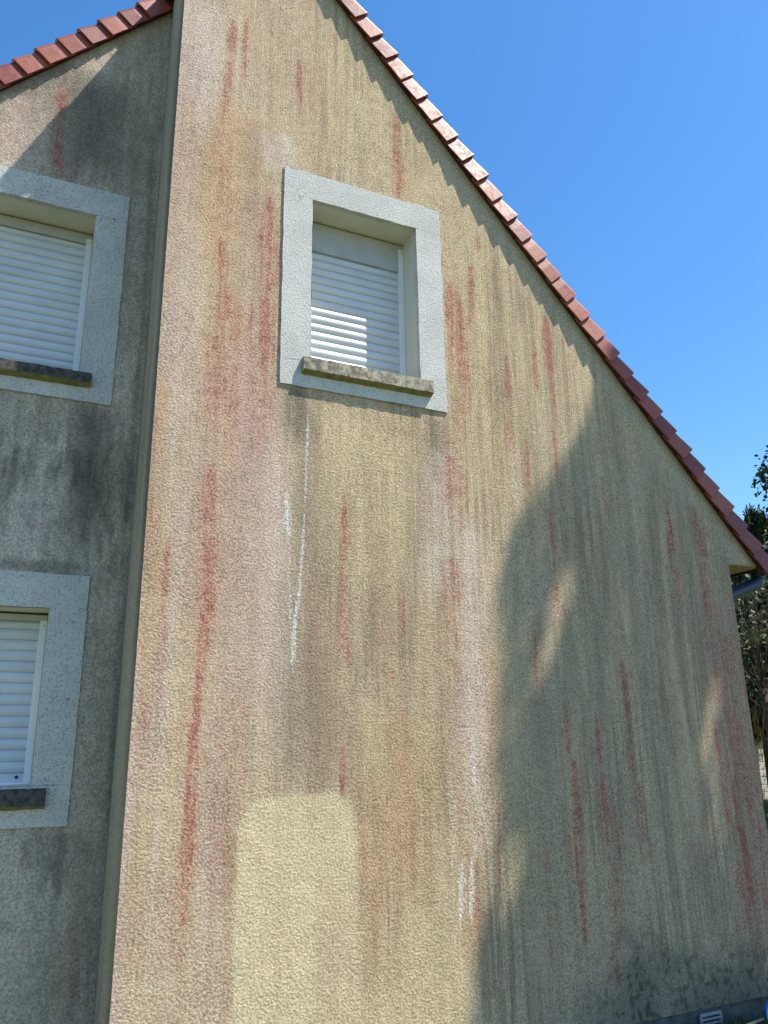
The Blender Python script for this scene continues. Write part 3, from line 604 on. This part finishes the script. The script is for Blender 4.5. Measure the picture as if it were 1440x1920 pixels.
def verge(side, P, length, yw, name='verge_tiles', phase=0.0, g=.1865):
    """overlapping verge tiles: a flange hanging outside the wall and a leg lying on the roof"""
    d, n = slope_frame(side); P = Vector(P); mb = MB(); tones = []
    H = .137; r = .03; T = .014
    k = 0; s0 = -phase
    while s0 < length:
        s1 = min(s0 + g, length); ua = max(s0 - .05, -.03); tn = random.random(); yj = random.uniform(-.003, .003); nj = random.uniform(-.004, .006); tw = random.uniform(-.007, .006)
        def ring(sv, yo, no):
            out = []
            bo_ = -H + .006 - no * .35
            outer = [(yw - yo, bo_), (yw - yo, -r + no)] + [(yw - yo + r * (1 - math.cos(t)), -r + no + r * math.sin(t)) for t in (math.pi / 6, math.pi / 3, math.pi / 2)] + [(yw + .20, no)]
            inner = [(yw + .20, no - T), (yw - yo + r, no - T), (yw - yo + T, -r + no), (yw - yo + T, bo_)]
            return [P + d * sv + n * nn + Vector((0, yy, 0)) for yy, nn in outer + inner]
        A = ring(ua, .040 + yj, -.004 + nj); Am = ring((ua + s1) / 2, .0565 + yj, .007 + nj); B = ring(s1 - .003, .070 + yj + tw, .016 + nj); B2 = ring(s1, .0675 + yj + tw, .0145 + nj)
        m = len(A); vs = A + Am + B + B2; fs = []
        for i in range(3):
            for j in range(m):
                a, b = i * m + j, i * m + (j + 1) % m
                fs.append((a, b, b + m, a + m))
        fs.append(tuple(range(m))[::-1]); fs.append(tuple(range(3 * m, 4 * m)))
        if side == 'r': fs = [f[::-1] for f in fs]
        mb.add(vs, fs); tones += [tn] * len(vs); s0 = s0 + g if s0 >= 0 else s0 + g; k += 1
    o = build(name, mb.v, mb.f, M_TILE, None); tone_attr(o, tones); o.parent = roof
    return o
verge('r', AP, len_r, 0, phase=.105); verge('l', AP, len_l1, 0, phase=.10); verge('l', (XO - .02, 0, ztop_l(XO - .02)), len_l2, DR, phase=.167)
# verge boards against the walls
def board(side, c, ct, xa, xb, yw, mb):
    f = ztop_r if side == 'r' else ztop_l
    for a, b in ((xa, xb),):
        q = [(a, f(a, c)), (b, f(b, c)), (b, f(b, ct)), (a, f(a, ct))]
        vs = [(x, yw - .024, z) for x, z in q] + [(x, yw + .02, z) for x, z in q]
        mb.add(vs, [(0, 1, 2, 3), (1, 0, 4, 5), (7, 6, 5, 4), (0, 3, 7, 4), (2, 1, 5, 6), (3, 2, 6, 7)])
xj = (1.708 - 1.131) * L / (MR + ML)
b = MB(); board('r', 1.708, 1.7415, xj, XT + .02, 0, b); board('l', 1.131, 1.165, XC - .04, xj, 0, b); board('l', 1.131, 1.165, XEL + .1, XC - .001, DR, b)
b.build('verge_board', M_BOARD, house)
# soffit, gutter, downpipe
b = MB()
for i in range(3): b.box(XR + .004 + i * .114, XR + .114 + i * .114, .004, 8, ZS - .004 - i * .0006, ZS + .014)
b.build('soffit', M_SIDE, house)
b = MB(); b.box(XT + .022, XT + .042, .03, 8, ZS - .02, ZS + .05); b.build('fascia', M_BOARD, house)
b = MB(); gx, gz = XT + .125, HC + .322 * L; v = []; f = []; n = 12
for y in (-.03, 8.1):
    for k in range(n + 1):
        a = math.pi * k / n; v.append((gx + .068 * math.cos(a), y, gz - .068 * math.sin(a)))
    for k in range(n, -1, -1):
        a = math.pi * k / n; v.append((gx + .063 * math.cos(a), y, gz - .063 * math.sin(a)))
m = 2 * n + 2
for k in range(m): f.append((k, (k + 1) % m, m + (k + 1) % m, m + k))
b.add(v, f); b.add([(gx, -.03, gz)] + v[:n + 1], [(0, i + 1, i + 2) for i in range(n)]); b.build('gutter', M_GUT, house, False)
b = MB(); px, py = 1.272 * L, .16; sx = XR + .048
def bend(pts, r=.09, n=6):
    out = [Vector(pts[0])]
    for a, c, e in zip(pts[:-2], pts[1:-1], pts[2:]):
        a, c, e = Vector(a), Vector(c), Vector(e); p = c + (a - c).normalized() * r; q = c + (e - c).normalized() * r
        for i in range(n + 1):
            t = i / n; out.append(p * (1 - t) ** 2 + c * 2 * t * (1 - t) + q * t * t)
    return out + [Vector(pts[-1])]
path = bend([(px, py, gz - .06), (px, py, HC + .283 * L), (sx, py, HC + .246 * L), (sx, py, .0)], .07)
b.tube(path, .052, 20); b.tube([(px, py, HC + .292 * L), (px, py, HC + .289 * L)], .057, 20); dp = b.build('downpipe', M_GUT, house, True)
# ventilation grille on the plinth
b = MB(); gx0, gx1, gz0, gz1 = 4.05, 4.225, .0, .112
b.box(gx0, gx1, -.004, .012, gz1 - .016, gz1, .002); b.box(gx0, gx0 + .012, -.004, .012, gz0, gz1 - .017); b.box(gx1 - .012, gx1, -.004, .012, gz0, gz1 - .017)
for i in range(4): b.box(gx0 + .0125, gx1 - .0125, -.006, .006, gz1 - .038 - .024 * i, gz1 - .028 - .024 * i, .001)
b.build('vent_grille', simple('dirty white plastic', (.36, .37, .38), (.25, .27, .27), 20, .6, .3), house)

# ------------------------------------------------------------------ ground and grass
def ground_mat():
    m = mat('lawn and soil', rough=.95, spec=.1); t = NT(m); v = t.coord(); n = t.noise(v, .8, 5, .6); n2 = t.noise(v, 30, 4, .7)
    c = t.mix(t.ramp(n, .4, .65), (.085, .11, .035), (.17, .155, .07)); c = t.mix(t.ramp(n2, .5, .7, 0, .6), c, (.09, .07, .045))
    t.col(c); t.bump(n2, .5, .03); return m
M_GROUND = ground_mat()
v = []; f = []; N = 40
ax = np.sign(np.linspace(-1, 1, N)) * np.abs(np.linspace(-1, 1, N)) ** 3 * 900
for j in range(N):
    for i in range(N): v.append((ax[i], ax[j], .0))
for j in range(N - 1):
    for i in range(N - 1): f.append((j * N + i, j * N + i + 1, (j + 1) * N + i + 1, (j + 1) * N + i))
tag(build('ground', v, f, M_GROUND), kind='structure')
def leafset(pts, size, aspect=1.6, tones=None, droop=None, fold=False):
    """leaf-sized quads (rhombus) at pts"""
    n = len(pts); a = RNG.normal(size=(n, 3)); 
    if droop is not None: a = a * .45 + np.array(droop)
    a /= np.linalg.norm(a, axis=1)[:, None]; b = np.cross(a, RNG.normal(size=(n, 3))); b /= np.linalg.norm(b, axis=1)[:, None]
    sz = size * (.6 + .8 * RNG.random(n))[:, None]
    P = np.asarray(pts); v = np.stack([P - a * sz * .5, P + b * sz * .5 / aspect, P + a * sz * .5, P - b * sz * .5 / aspect], 1).reshape(-1, 3)
    f = np.arange(n * 4).reshape(-1, 4); return v, f
def leaves(name, pts, size, m, parent=None, tones=None, **k):
    v, f = leafset(pts, size, **k); n = len(pts); me = bpy.data.meshes.new(name)
    me.vertices.add(n * 4); me.vertices.foreach_set('co', v.astype(np.float32).ravel()); me.loops.add(n * 4); me.loops.foreach_set('vertex_index', f.astype(np.int32).ravel())
    me.polygons.add(n); me.polygons.foreach_set('loop_start', np.arange(0, n * 4, 4, dtype=np.int32)); me.update(calc_edges=True); me.materials.append(m)
    o = bpy.data.objects.new(name, me); link(o, parent)
    if parent is not None: o.location = -Vector(parent.location)
    if tones is None: tones = RNG.random(n)
    at = me.attributes.new('tone', 'FLOAT', 'POINT'); at.data.foreach_set('value', np.repeat(tones, 4).astype(np.float32)); return o
# grass along the plinth
def grass(name, n, box, h, lab):
    x = RNG.uniform(box[0], box[1], n); y = RNG.uniform(box[2], box[3], n)
    k = (fbm(x * 3, y * 3, 77, 3) > .40) | (RNG.random(n) < .25); x, y = x[k], y[k]; n = len(x)
    hh = h * (.35 + .9 * RNG.random(n)) * (.6 + .8 * fbm(x * 2, y * 2, 5, 2)); a = RNG.uniform(0, 6.28, n); ln = RNG.normal(0, .35, (n, 2)) * hh[:, None]
    wdt = .004 + .003 * RNG.random(n); dx, dy = np.cos(a) * wdt, np.sin(a) * wdt; z = np.zeros(n)
    v = np.stack([np.stack([x - dx, y - dy, z], 1), np.stack([x + dx, y + dy, z], 1), np.stack([x + ln[:, 0] + dx * .2, y + ln[:, 1], hh], 1), np.stack([x + ln[:, 0] * .5 - dx * .7, y + ln[:, 1] * .5, hh * .6], 1)], 1).reshape(-1, 3)
    me = bpy.data.meshes.new(name); me.vertices.add(n * 4); me.vertices.foreach_set('co', v.astype(np.float32).ravel()); me.loops.add(n * 4); me.loops.foreach_set('vertex_index', np.arange(n * 4, dtype=np.int32))
    me.polygons.add(n); me.polygons.foreach_set('loop_start', np.arange(0, n * 4, 4, dtype=np.int32)); me.update(calc_edges=True); me.materials.append(M_BLADE)
    o = bpy.data.objects.new(name, me); link(o); at = me.attributes.new('tone', 'FLOAT', 'POINT'); at.data.foreach_set('value', np.repeat(RNG.random(n), 4).astype(np.float32))
    return tag(o, lab, 'grass', kind='stuff')
grass('grass', 16000, (2.6, 6.4, -1.0, .02), .075, 'short rough grass growing along the foot of the gable wall')
grass('grass', 14000, (8.5, 22, 2.5, 14), .22, 'sunlit tufted grass in the garden beyond the house corner')

# garden hose lying in the grass, and a pale stick beside it
def at(x_, y_, z_): return Vector((x_, y_, z_))
b = MB(); pts = []
hc = Vector((4.475, -.40, .035)); e1 = Vector((1, .25, 0)).normalized(); e2 = Vector((-.12, .5, .62)).normalized()
for i in range(150):
    a = i / 149 * 2 * math.pi * 3.1 + 4.0; rr = .215 + .02 * math.sin(a * .37)
    pts.append(hc + e1 * rr * math.cos(a) + e2 * rr * math.sin(a) + Vector((.03, -.035, .01)) * (i / 50 - 1.5))
pts.append(pts[-1] + Vector((.12, -.05, -.08))); pts.append(pts[-1] + Vector((.3, -.1, -.05)))
b.tube(pts, .016, 12); tag(b.build('garden_hose', simple('glossy blue hose', (.015, .12, .40), (.02, .17, .5), 10, .35, .5), None, True), 'coiled blue garden hose on the grass by the wall corner', 'hose')
b = MB(); b.tube([(4.07, -.27, .085), (4.18, -.24, .10), (4.36, -.20, .10)], [.008, .010, .007], 8); tag(b.build('stick', simple('dry pale wood', (.38, .31, .25), (.28, .22, .17), 20, .9, .1), None, True), 'pale dry stick in the grass next to the blue hose', 'stick')

# ------------------------------------------------------------------ trees
def limbs(mb, base, top, r0, crown_pts, nb=14, spread=.6):
    base, top = Vector(base), Vector(top); n = 9
    mb.tube([base.lerp(top, i / n) + Vector((math.sin(i * .9) * .05, math.cos(i * 1.3) * .05, 0)) for i in range(n + 1)], [r0 * (1 - .8 * i / n) * (1.35 if i == 0 else 1) for i in range(n + 1)], 10)
    for i in range(nb):
        t = 1 - spread + spread * (i + .5) / nb; p = base.lerp(top, t); q = Vector(crown_pts[random.randrange(len(crown_pts))])
        mid = p.lerp(q, .5) + Vector((0, 0, .15)); mb.tube([p, p.lerp(mid, .6), mid, mid.lerp(q, .6), q], [r0 * .34 * (1 - t * .5), r0 * .24 * (1 - t * .5), r0 * .16, r0 * .1, .01], 6)
# tall tree left of the gate, behind the camera's right: its crown stands between the sun and the gable
shade_xz = np.array(SHADE_EDGE)
def edge_x(z): return np.interp(z, shade_xz[::-1, 1], shade_xz[::-1, 0])
crown = []; S = np.array(SUN)
while len(crown) < 10500:
    z = RNG.uniform(-.6, 5.2); xe = edge_x(z) if z < 4.47 else 3.79 + (z - 4.47) * 1.1
    x = xe + RNG.random() * (6.4 - xe)
    if x < xe + .22 and RNG.random() < .35: continue
    if z > 4.6 and RNG.random() > (5.2 - z) / .6: continue
    ok = 1.0
    for (gx0, gz0, gx1, gz1, gw_, st, _) in SHADE_GAPS:
        t = ((x - gx0) * (gx1 - gx0) + (z - gz0) * (gz1 - gz0)) / ((gx1 - gx0) ** 2 + (gz1 - gz0) ** 2); tt = min(1, max(0, t))
        dd = math.hypot(x - gx0 - (gx1 - gx0) * tt, z - gz0 - (gz1 - gz0) * tt) / (gw_ * .50)
        ok = min(ok, 1 - st * math.exp(-dd ** 2 * .7) * 1.6)
    ux = (x - .42 * z) * 2.6; uz = (z + .42 * x) * .62; fg = float(fbm(np.array([ux + 11]), np.array([uz]), 91, 3)[0])
    ok *= 1 - .9 * float(sstep(.52, .68, fg)) * (.55 if z > 2.2 and x < xe + .75 else .6 if x > 4.3 else .25 if z > 1.3 else .05)
    if x < xe + .3: ok *= .35 + .65 * float(sstep(.38, .55, float(vnoise(np.array([x * 5.0]), np.array([z * 2.1]), 14)[0])))
    if RNG.random() > ok: continue
    bulge = math.sqrt(max(0, 1 - ((x - 4.6) / 2.4) ** 2)) * 1.5 + .25
    s_ = 10.6 + RNG.uniform(-bulge, bulge)
    p = np.array([x, 0, z]) + S * s_; crown.append(p)
crown = np.array(crown); cc = crown.mean(0)
base = Vector((cc[0] + .9, cc[1] - .3, 0))
tr = empty('broadleaf_tree', base, 'tall leafy tree beside the house whose shade falls on the gable', 'tree')
b = MB(); limbs(b, base, (cc[0], cc[1], crown[:, 2].max() - .8), .24, crown[::25], 26, .42); b.build('trunk', M_BARK, tr, True)
leaves('crown', crown, .135, M_OAK, tr, aspect=1.3)

def conifer(x, y, h, r, zlow, lab, n=34000):
    t = empty('conifer', (x, y, 0), lab, 'tree', 'dark conifers behind the house corner')
    u = RNG.random(n) ** .8; zz = zlow + (h - zlow) * u; nb = 90; ang0 = RNG.uniform(0, 6.28, nb); z0 = RNG.uniform(zlow, h, nb)
    pts = []
    for i in range(nb):
        zt = z0[i]; R = r * (1 - (zt - zlow) / (h - zlow)) ** .75 + .12; m = int(n / nb * (.4 + 1.1 * R / r))
        s_ = RNG.random(m) ** .6; a = ang0[i] + RNG.normal(0, .16, m)
        pts.append(np.stack([x + np.cos(a) * R * s_, y + np.sin(a) * R * s_, zt - .35 * s_ * R + .25 * s_ ** 3 + RNG.normal(0, .10, m) - .3 * RNG.random(m) * s_], 1))
    pts.append(np.stack([x + RNG.normal(0, .04, 60), y + RNG.normal(0, .04, 60), h + RNG.uniform(-.5, .12, 60)], 1))
    u = RNG.random(n // 2) ** 1.3; a = RNG.uniform(0, 6.28, n // 2); R_ = r * .8 * (1 - u) ** .75 * RNG.random(n // 2) ** .4
    pts.append(np.stack([x + np.cos(a) * R_, y + np.sin(a) * R_, zlow + (h - zlow) * u], 1))
    pts = np.concatenate(pts); k = pts[:, 2] > zlow - .25; pts = pts[k]
    leaves('crown', pts, .125, M_CONIF, t, tones=RNG.random(len(pts)) ** 2, droop=(0, 0, -.75), aspect=3.2)
    b = MB(); b.tube([(x, y, -.1), (x + .05, y, h * .5), (x, y, h - .2)], [.16, .10, .02], 10)
    for i in range(0, nb, 4):
        R = r * (1 - (z0[i] - zlow) / (h - zlow)) ** .75 * .8; b.tube([(x, y, z0[i]), (x + math.cos(ang0[i]) * R, y + math.sin(ang0[i]) * R, z0[i] - .15)], [.014, .005], 5)
    b.build('trunk', M_BARK, t, True)
    return t
for (x, y, h, r, zl, lab) in ((15.8, 8.6, 6.95, 1.9, 2.0, 'dark conifer with a thin pointed top above the roof end'),
                              (18.6, 10.4, 7.3, 2.0, 2.0, 'dark conifer with twin feathery tops right of the pointed one'),
                              (15.35, 8.4, 5.4, 1.9, 2.2, 'dark conifer half hidden by the wall corner, shorter than its neighbours'),
                              (19.2, 12.0, 6.8, 2.1, 2.0, 'broad dark conifer at the back of the row')):
    ct = conifer(x, y, h, r, zl, lab)
    n = 420; a = RNG.uniform(0, 6.28, n); rr = RNG.random(n) ** .5 * r * .75; P = np.stack([x + np.cos(a) * rr, y + np.sin(a) * rr, RNG.uniform(zl - .25, zl + .25, n)], 1)
    leaves('dead_fronds', P, .55, M_REED, ct, aspect=13, droop=(0, 0, -1.3))
# birch with drooping strands of small round leaves
bx, by = 15.95, 6.6
t = empty('birch_tree', (bx, by, 0), 'slender tree with drooping strands of small leaves against the sky', 'tree')
pts = []; b = MB(); strands = []
for i in range(150):
    a = random.uniform(0, 6.28); z = random.uniform(6.5, 8.0)
    if i >= 90: a = random.uniform(-1.5, 1.5); z = random.uniform(4.2, 6.6)
    rr = 1.9 * math.sqrt(max(.05, 1 - ((z - 6.6) / 2.2) ** 2)) * random.uniform(.35, 1); ln = random.uniform(.4, 1.15)
    p0 = Vector((bx, by, z - .5)); p1 = Vector((bx + math.cos(a) * rr * .8, by + math.sin(a) * rr * .8, z + .1)); p2 = p1 + Vector((math.cos(a) * .25, math.sin(a) * .25, -ln))
    b.tube([p0, p0.lerp(p1, .5) + Vector((0, 0, .15)), p1, p1.lerp(p2, .5) + Vector((.04, .02, 0)), p2], [.02, .012, .008, .005, .003], 5)
    for k in range(62):
        u = random.random(); q = p1.lerp(p2, u) if random.random() < .8 else p0.lerp(p1, .4 + .6 * u)
        pts.append((q.x + random.gauss(0, .07), q.y + random.gauss(0, .07), q.z + random.gauss(0, .06)))
b.tube([(bx, by, -.1), (bx + .1, by, 3), (bx - .05, by, 6), (bx, by, 7.9)], [.14, .11, .07, .02], 10); b.build('trunk', M_BARK, t, True)
leaves('crown', np.array(pts), .098, M_BIRCH, t, aspect=1.25)
# glossy-leaved small tree close behind the corner
gx_, gy_ = 10.9, 4.9
t = empty('magnolia_tree', (gx_, gy_, 0), 'small tree with glossy sunlit leaves in front of the dark conifers', 'tree')
pts = []; b = MB(); b.tube([(gx_, gy_, -.1), (gx_ + .05, gy_ + .05, 1.6), (gx_, gy_, 3.4)], [.08, .06, .03], 8)
for i in range(46):
    a = random.uniform(0, 6.28); z = random.uniform(2.3, 4.6); rr = random.uniform(.5, 1.35); tip = Vector((gx_ + math.cos(a) * rr, gy_ + math.sin(a) * rr, z))
    b.tube([(gx_, gy_, z * .62 + .5), Vector((gx_, gy_, z * .62 + .5)).lerp(tip, .6), tip], [.012, .007, .004], 5)
    for k in range(60):
        c_ = tip + Vector((random.gauss(0, .24), random.gauss(0, .24), random.gauss(0, .12))); pts.append(c_[:])
b.build('trunk', M_BARK, t, True); leaves('crown', np.array(pts), .105, M_GLOSS, t, aspect=2.4, tones=RNG.random(len(pts)) ** .7)
# far bushes
HB = 'bushes along the far garden edge'
for (x, y, h, r, lab) in ((26, 21, 2.3, 1.9, 'rounded pale green bush directly behind the gate pillar'), (30, 22, 2.6, 2.2, 'larger green bush to the right behind the white car'), (23.5, 22.5, 2.1, 1.8, 'low green bush nearest the house corner in the distance'), (34, 27, 3.4, 3.0, 'tall dull bush farthest away along the hedge line'), (28, 29, 3.0, 3.2, 'wide dark bush behind all the others')):
    t = empty('bush', (x, y, 0), lab, 'bush', HB); n = 2600; d_ = RNG.normal(size=(n, 3)); d_ /= np.linalg.norm(d_, axis=1)[:, None]; q = d_ * (RNG.random(n) ** .35)[:, None] * (1 + .25 * fbm(d_[:, 0] * 3 + 5, d_[:, 2] * 3 + 9, 3, 2)[:, None])
    P = np.stack([x + q[:, 0] * r, y + q[:, 1] * r, h * .5 + q[:, 2] * h * .5], 1); P = P[P[:, 2] > .02]
    leaves('foliage', P, .26, M_HEDGE, t, aspect=1.7); b = MB()
    for i in range(5): b.tube([(x, y, -.05), (x + random.gauss(0, .3), y + random.gauss(0, .3), h * .6)], [.05, .015], 6)
    b.build('stem', M_BARK, t, True)
# gate pillar of pale blocks with a cap
pdir = Vector((20.0, 17.3, 0)).normalized(); P0 = Vector((20.3, 13.35, 0))
t = empty('gate_pillar', P0, 'pale stone gate pillar with a flat white cap beside dark railings', 'gate pillar')
M_BLOCK = simple('pale stone block', (.62, .54, .45), (.48, .41, .34), 9, .9, .15, .3, .01, 5); M_CAP = simple('white cap stone', (.62, .60, .55), (.5, .48, .44), 9, .9, .15)
b = MB(); z = 0
while z < 1.5:
    b.box(P0.x - .17 + random.uniform(-.006, .006), P0.x + .17, P0.y - .17, P0.y + .17 + random.uniform(-.006, .006), z, z + .192, .012)
    b.box(P0.x - .155, P0.x + .155, P0.y - .155, P0.y + .155, z + .1925, z + .2095); z += .21
b.build('shaft', M_BLOCK, t); b = MB(); b.box(P0.x - .27, P0.x + .27, P0.y - .27, P0.y + .27, z + .001, z + .07, .015); b.box(P0.x - .21, P0.x + .21, P0.y - .21, P0.y + .21, z + .0705, z + .12, .015); b.build('cap', M_CAP, t)
# railings from the pillar
M_RAIL = mat('black painted iron', (.02, .02, .022), .5, .4)
R0 = P0 + Vector((.24, -.02, 0)); t = empty('railing', R0, 'low black iron railing running from the gate pillar', 'railing')
b = MB(); dr = Vector((.93, -.36, 0)).normalized(); ln = 4.2
for zz in (.12, .62, .92): b.tube([R0 + Vector((0, 0, zz)), R0 + dr * ln + Vector((0, 0, zz))], .018, 6)
b.build('rail', M_RAIL, t); b = MB()
for i in range(30): q = R0 + dr * (.06 + i * .142); b.tube([q + Vector((0, 0, .02)), q + Vector((0, 0, 1.0))], .009, 6)
b.build('bar', M_RAIL, t)
# white car behind the railing
CX = Vector((23.6, 14.4, 0)); t = empty('parked_car', CX, 'white hatchback parked behind the railing and gate pillar', 'car')
t.rotation_euler = (0, 0, math.radians(-12))
M_CAR = mat('white car paint', (.78, .79, .80), .22, .5); M_CGL = mat('dark car glass', (.02, .03, .05), .08, .6); M_TYRE = mat('tyre rubber', (.02, .02, .02), .85); M_RIM = mat('alloy rim', (.45, .46, .48), .3, .6); M_LAMP = mat('lamp lens', (.6, .62, .65), .1, .6); M_TAIL = mat('tail lamp', (.4, .02, .02), .2, .6)
def carpart(name, v, f, m, smooth=False):
    o = build(name, v, f, m, None, smooth); o.parent = t; return o
def loft(prof, ws, ymid=0):
    """side profile (x,z) swept across car width with rounded tumblehome"""
    v = []; f = []; n = len(prof)
    for (s, ins) in ws:
        for (x, z) in prof: v.append((x * (1 - ins * .05), s * (1 - ins * max(0, z - .85) * .35), z - ins * .02 if z > .5 else z + ins * .03))
    for i in range(len(ws) - 1):
        for j in range(n): f.append((i * n + j, i * n + (j + 1) % n, (i + 1) * n + (j + 1) % n, (i + 1) * n + j))
    f.append(tuple(range(n))[::-1]); f.append(tuple((len(ws) - 1) * n + j for j in range(n))); return v, f
prof = [(-2.0, .35), (-2.06, .6), (-2.0, .85), (-1.9, 1.0), (-1.62, 1.34), (-1.3, 1.46), (-.4, 1.50), (.3, 1.44), (1.0, 1.02), (1.7, .88), (1.98, .72), (2.05, .5), (2.0, .3), (1.55, .25), (-1.55, .25)]
v, f = loft(prof, [(-.86, 1), (-.80, .2), (0, 0), (.80, .2), (.86, 1)]); v, f = loft(prof, [(-.87, 1.0), (-.82, .35), (.82, .35), (.87, 1.0)]); carpart('body', v, f, M_CAR)
for s in (-1, 1):
    for (a, c_) in (((-1.45, 1.02), (-1.28, 1.38)), ((-.35, 1.02), (.2, 1.38))):
        y0 = s * .83; q = [(a[0], s * .875, 1.0), (a[0] + .98, s * .875, 1.0), (a[0] + .93, s * .80, 1.36), (a[0] + .2, s * .80, 1.38)] if a[0] < -1 else [(-.40, s * .875, 1.0), (.85, s * .875, 1.0), (.28, s * .80, 1.36), (-.40, s * .80, 1.37)]
        q2 = [(x, y - s * .03, z) for x, y, z in q]; fs = [(0, 1, 2, 3), (4, 7, 6, 5), (0, 4, 5, 1), (1, 5, 6, 2), (2, 6, 7, 3), (3, 7, 4, 0)]
        carpart('side_window', q + q2, fs, M_CGL)
for nm, q in (('windscreen', [(1.03, -.70, 1.03), (1.03, .70, 1.03), (.36, .62, 1.44), (.36, -.62, 1.44)]), ('rear_window', [(-1.93, .66, 1.03), (-1.93, -.66, 1.03), (-1.66, -.60, 1.35), (-1.66, .60, 1.35)])):
    d_ = .035 if nm == 'windscreen' else -.035; q2 = [(x - d_, y, z - .03) for x, y, z in q]; q = [(x + d_ * .5, y, z + .01) for x, y, z in q]
    carpart(nm, q + q2, [(0, 1, 2, 3), (4, 7, 6, 5), (0, 4, 5, 1), (1, 5, 6, 2), (2, 6, 7, 3), (3, 7, 4, 0)], M_CGL)
for x in (-1.3, 1.3):
    for s in (-1, 1):
        b = MB(); b.tube([(x, s * .70, .31), (x, s * .72, .31), (x, s * .87, .31), (x, s * .885, .31)], [.28, .31, .31, .28], 20); wv = carpart('wheel', b.v, b.f, M_TYRE)
        b = MB(); b.tube([(x, s * .884, .31), (x, s * .892, .31)], [.20, .18], 14); r_ = build('rim', b.v, b.f, M_RIM); r_.parent = wv
for s in (-1, 1):
    b = MB(); b.box(1.93, 2.05, s * .62 - .15, s * .62 + .15, .62, .76, .02); carpart('headlight', b.v, b.f, M_LAMP)
    b = MB(); b.box(-2.07, -1.97, s * .68 - .11, s * .68 + .11, .72, .98, .02); carpart('tail_light', b.v, b.f, M_TAIL)
b = MB(); b.box(-2.10, -1.98, -.75, .75, .34, .50, .03); carpart('bumper', b.v, b.f, M_CAR); b = MB(); b.box(1.99, 2.09, -.75, .75, .3, .46, .03); carpart('bumper', b.v, b.f, M_CAR)
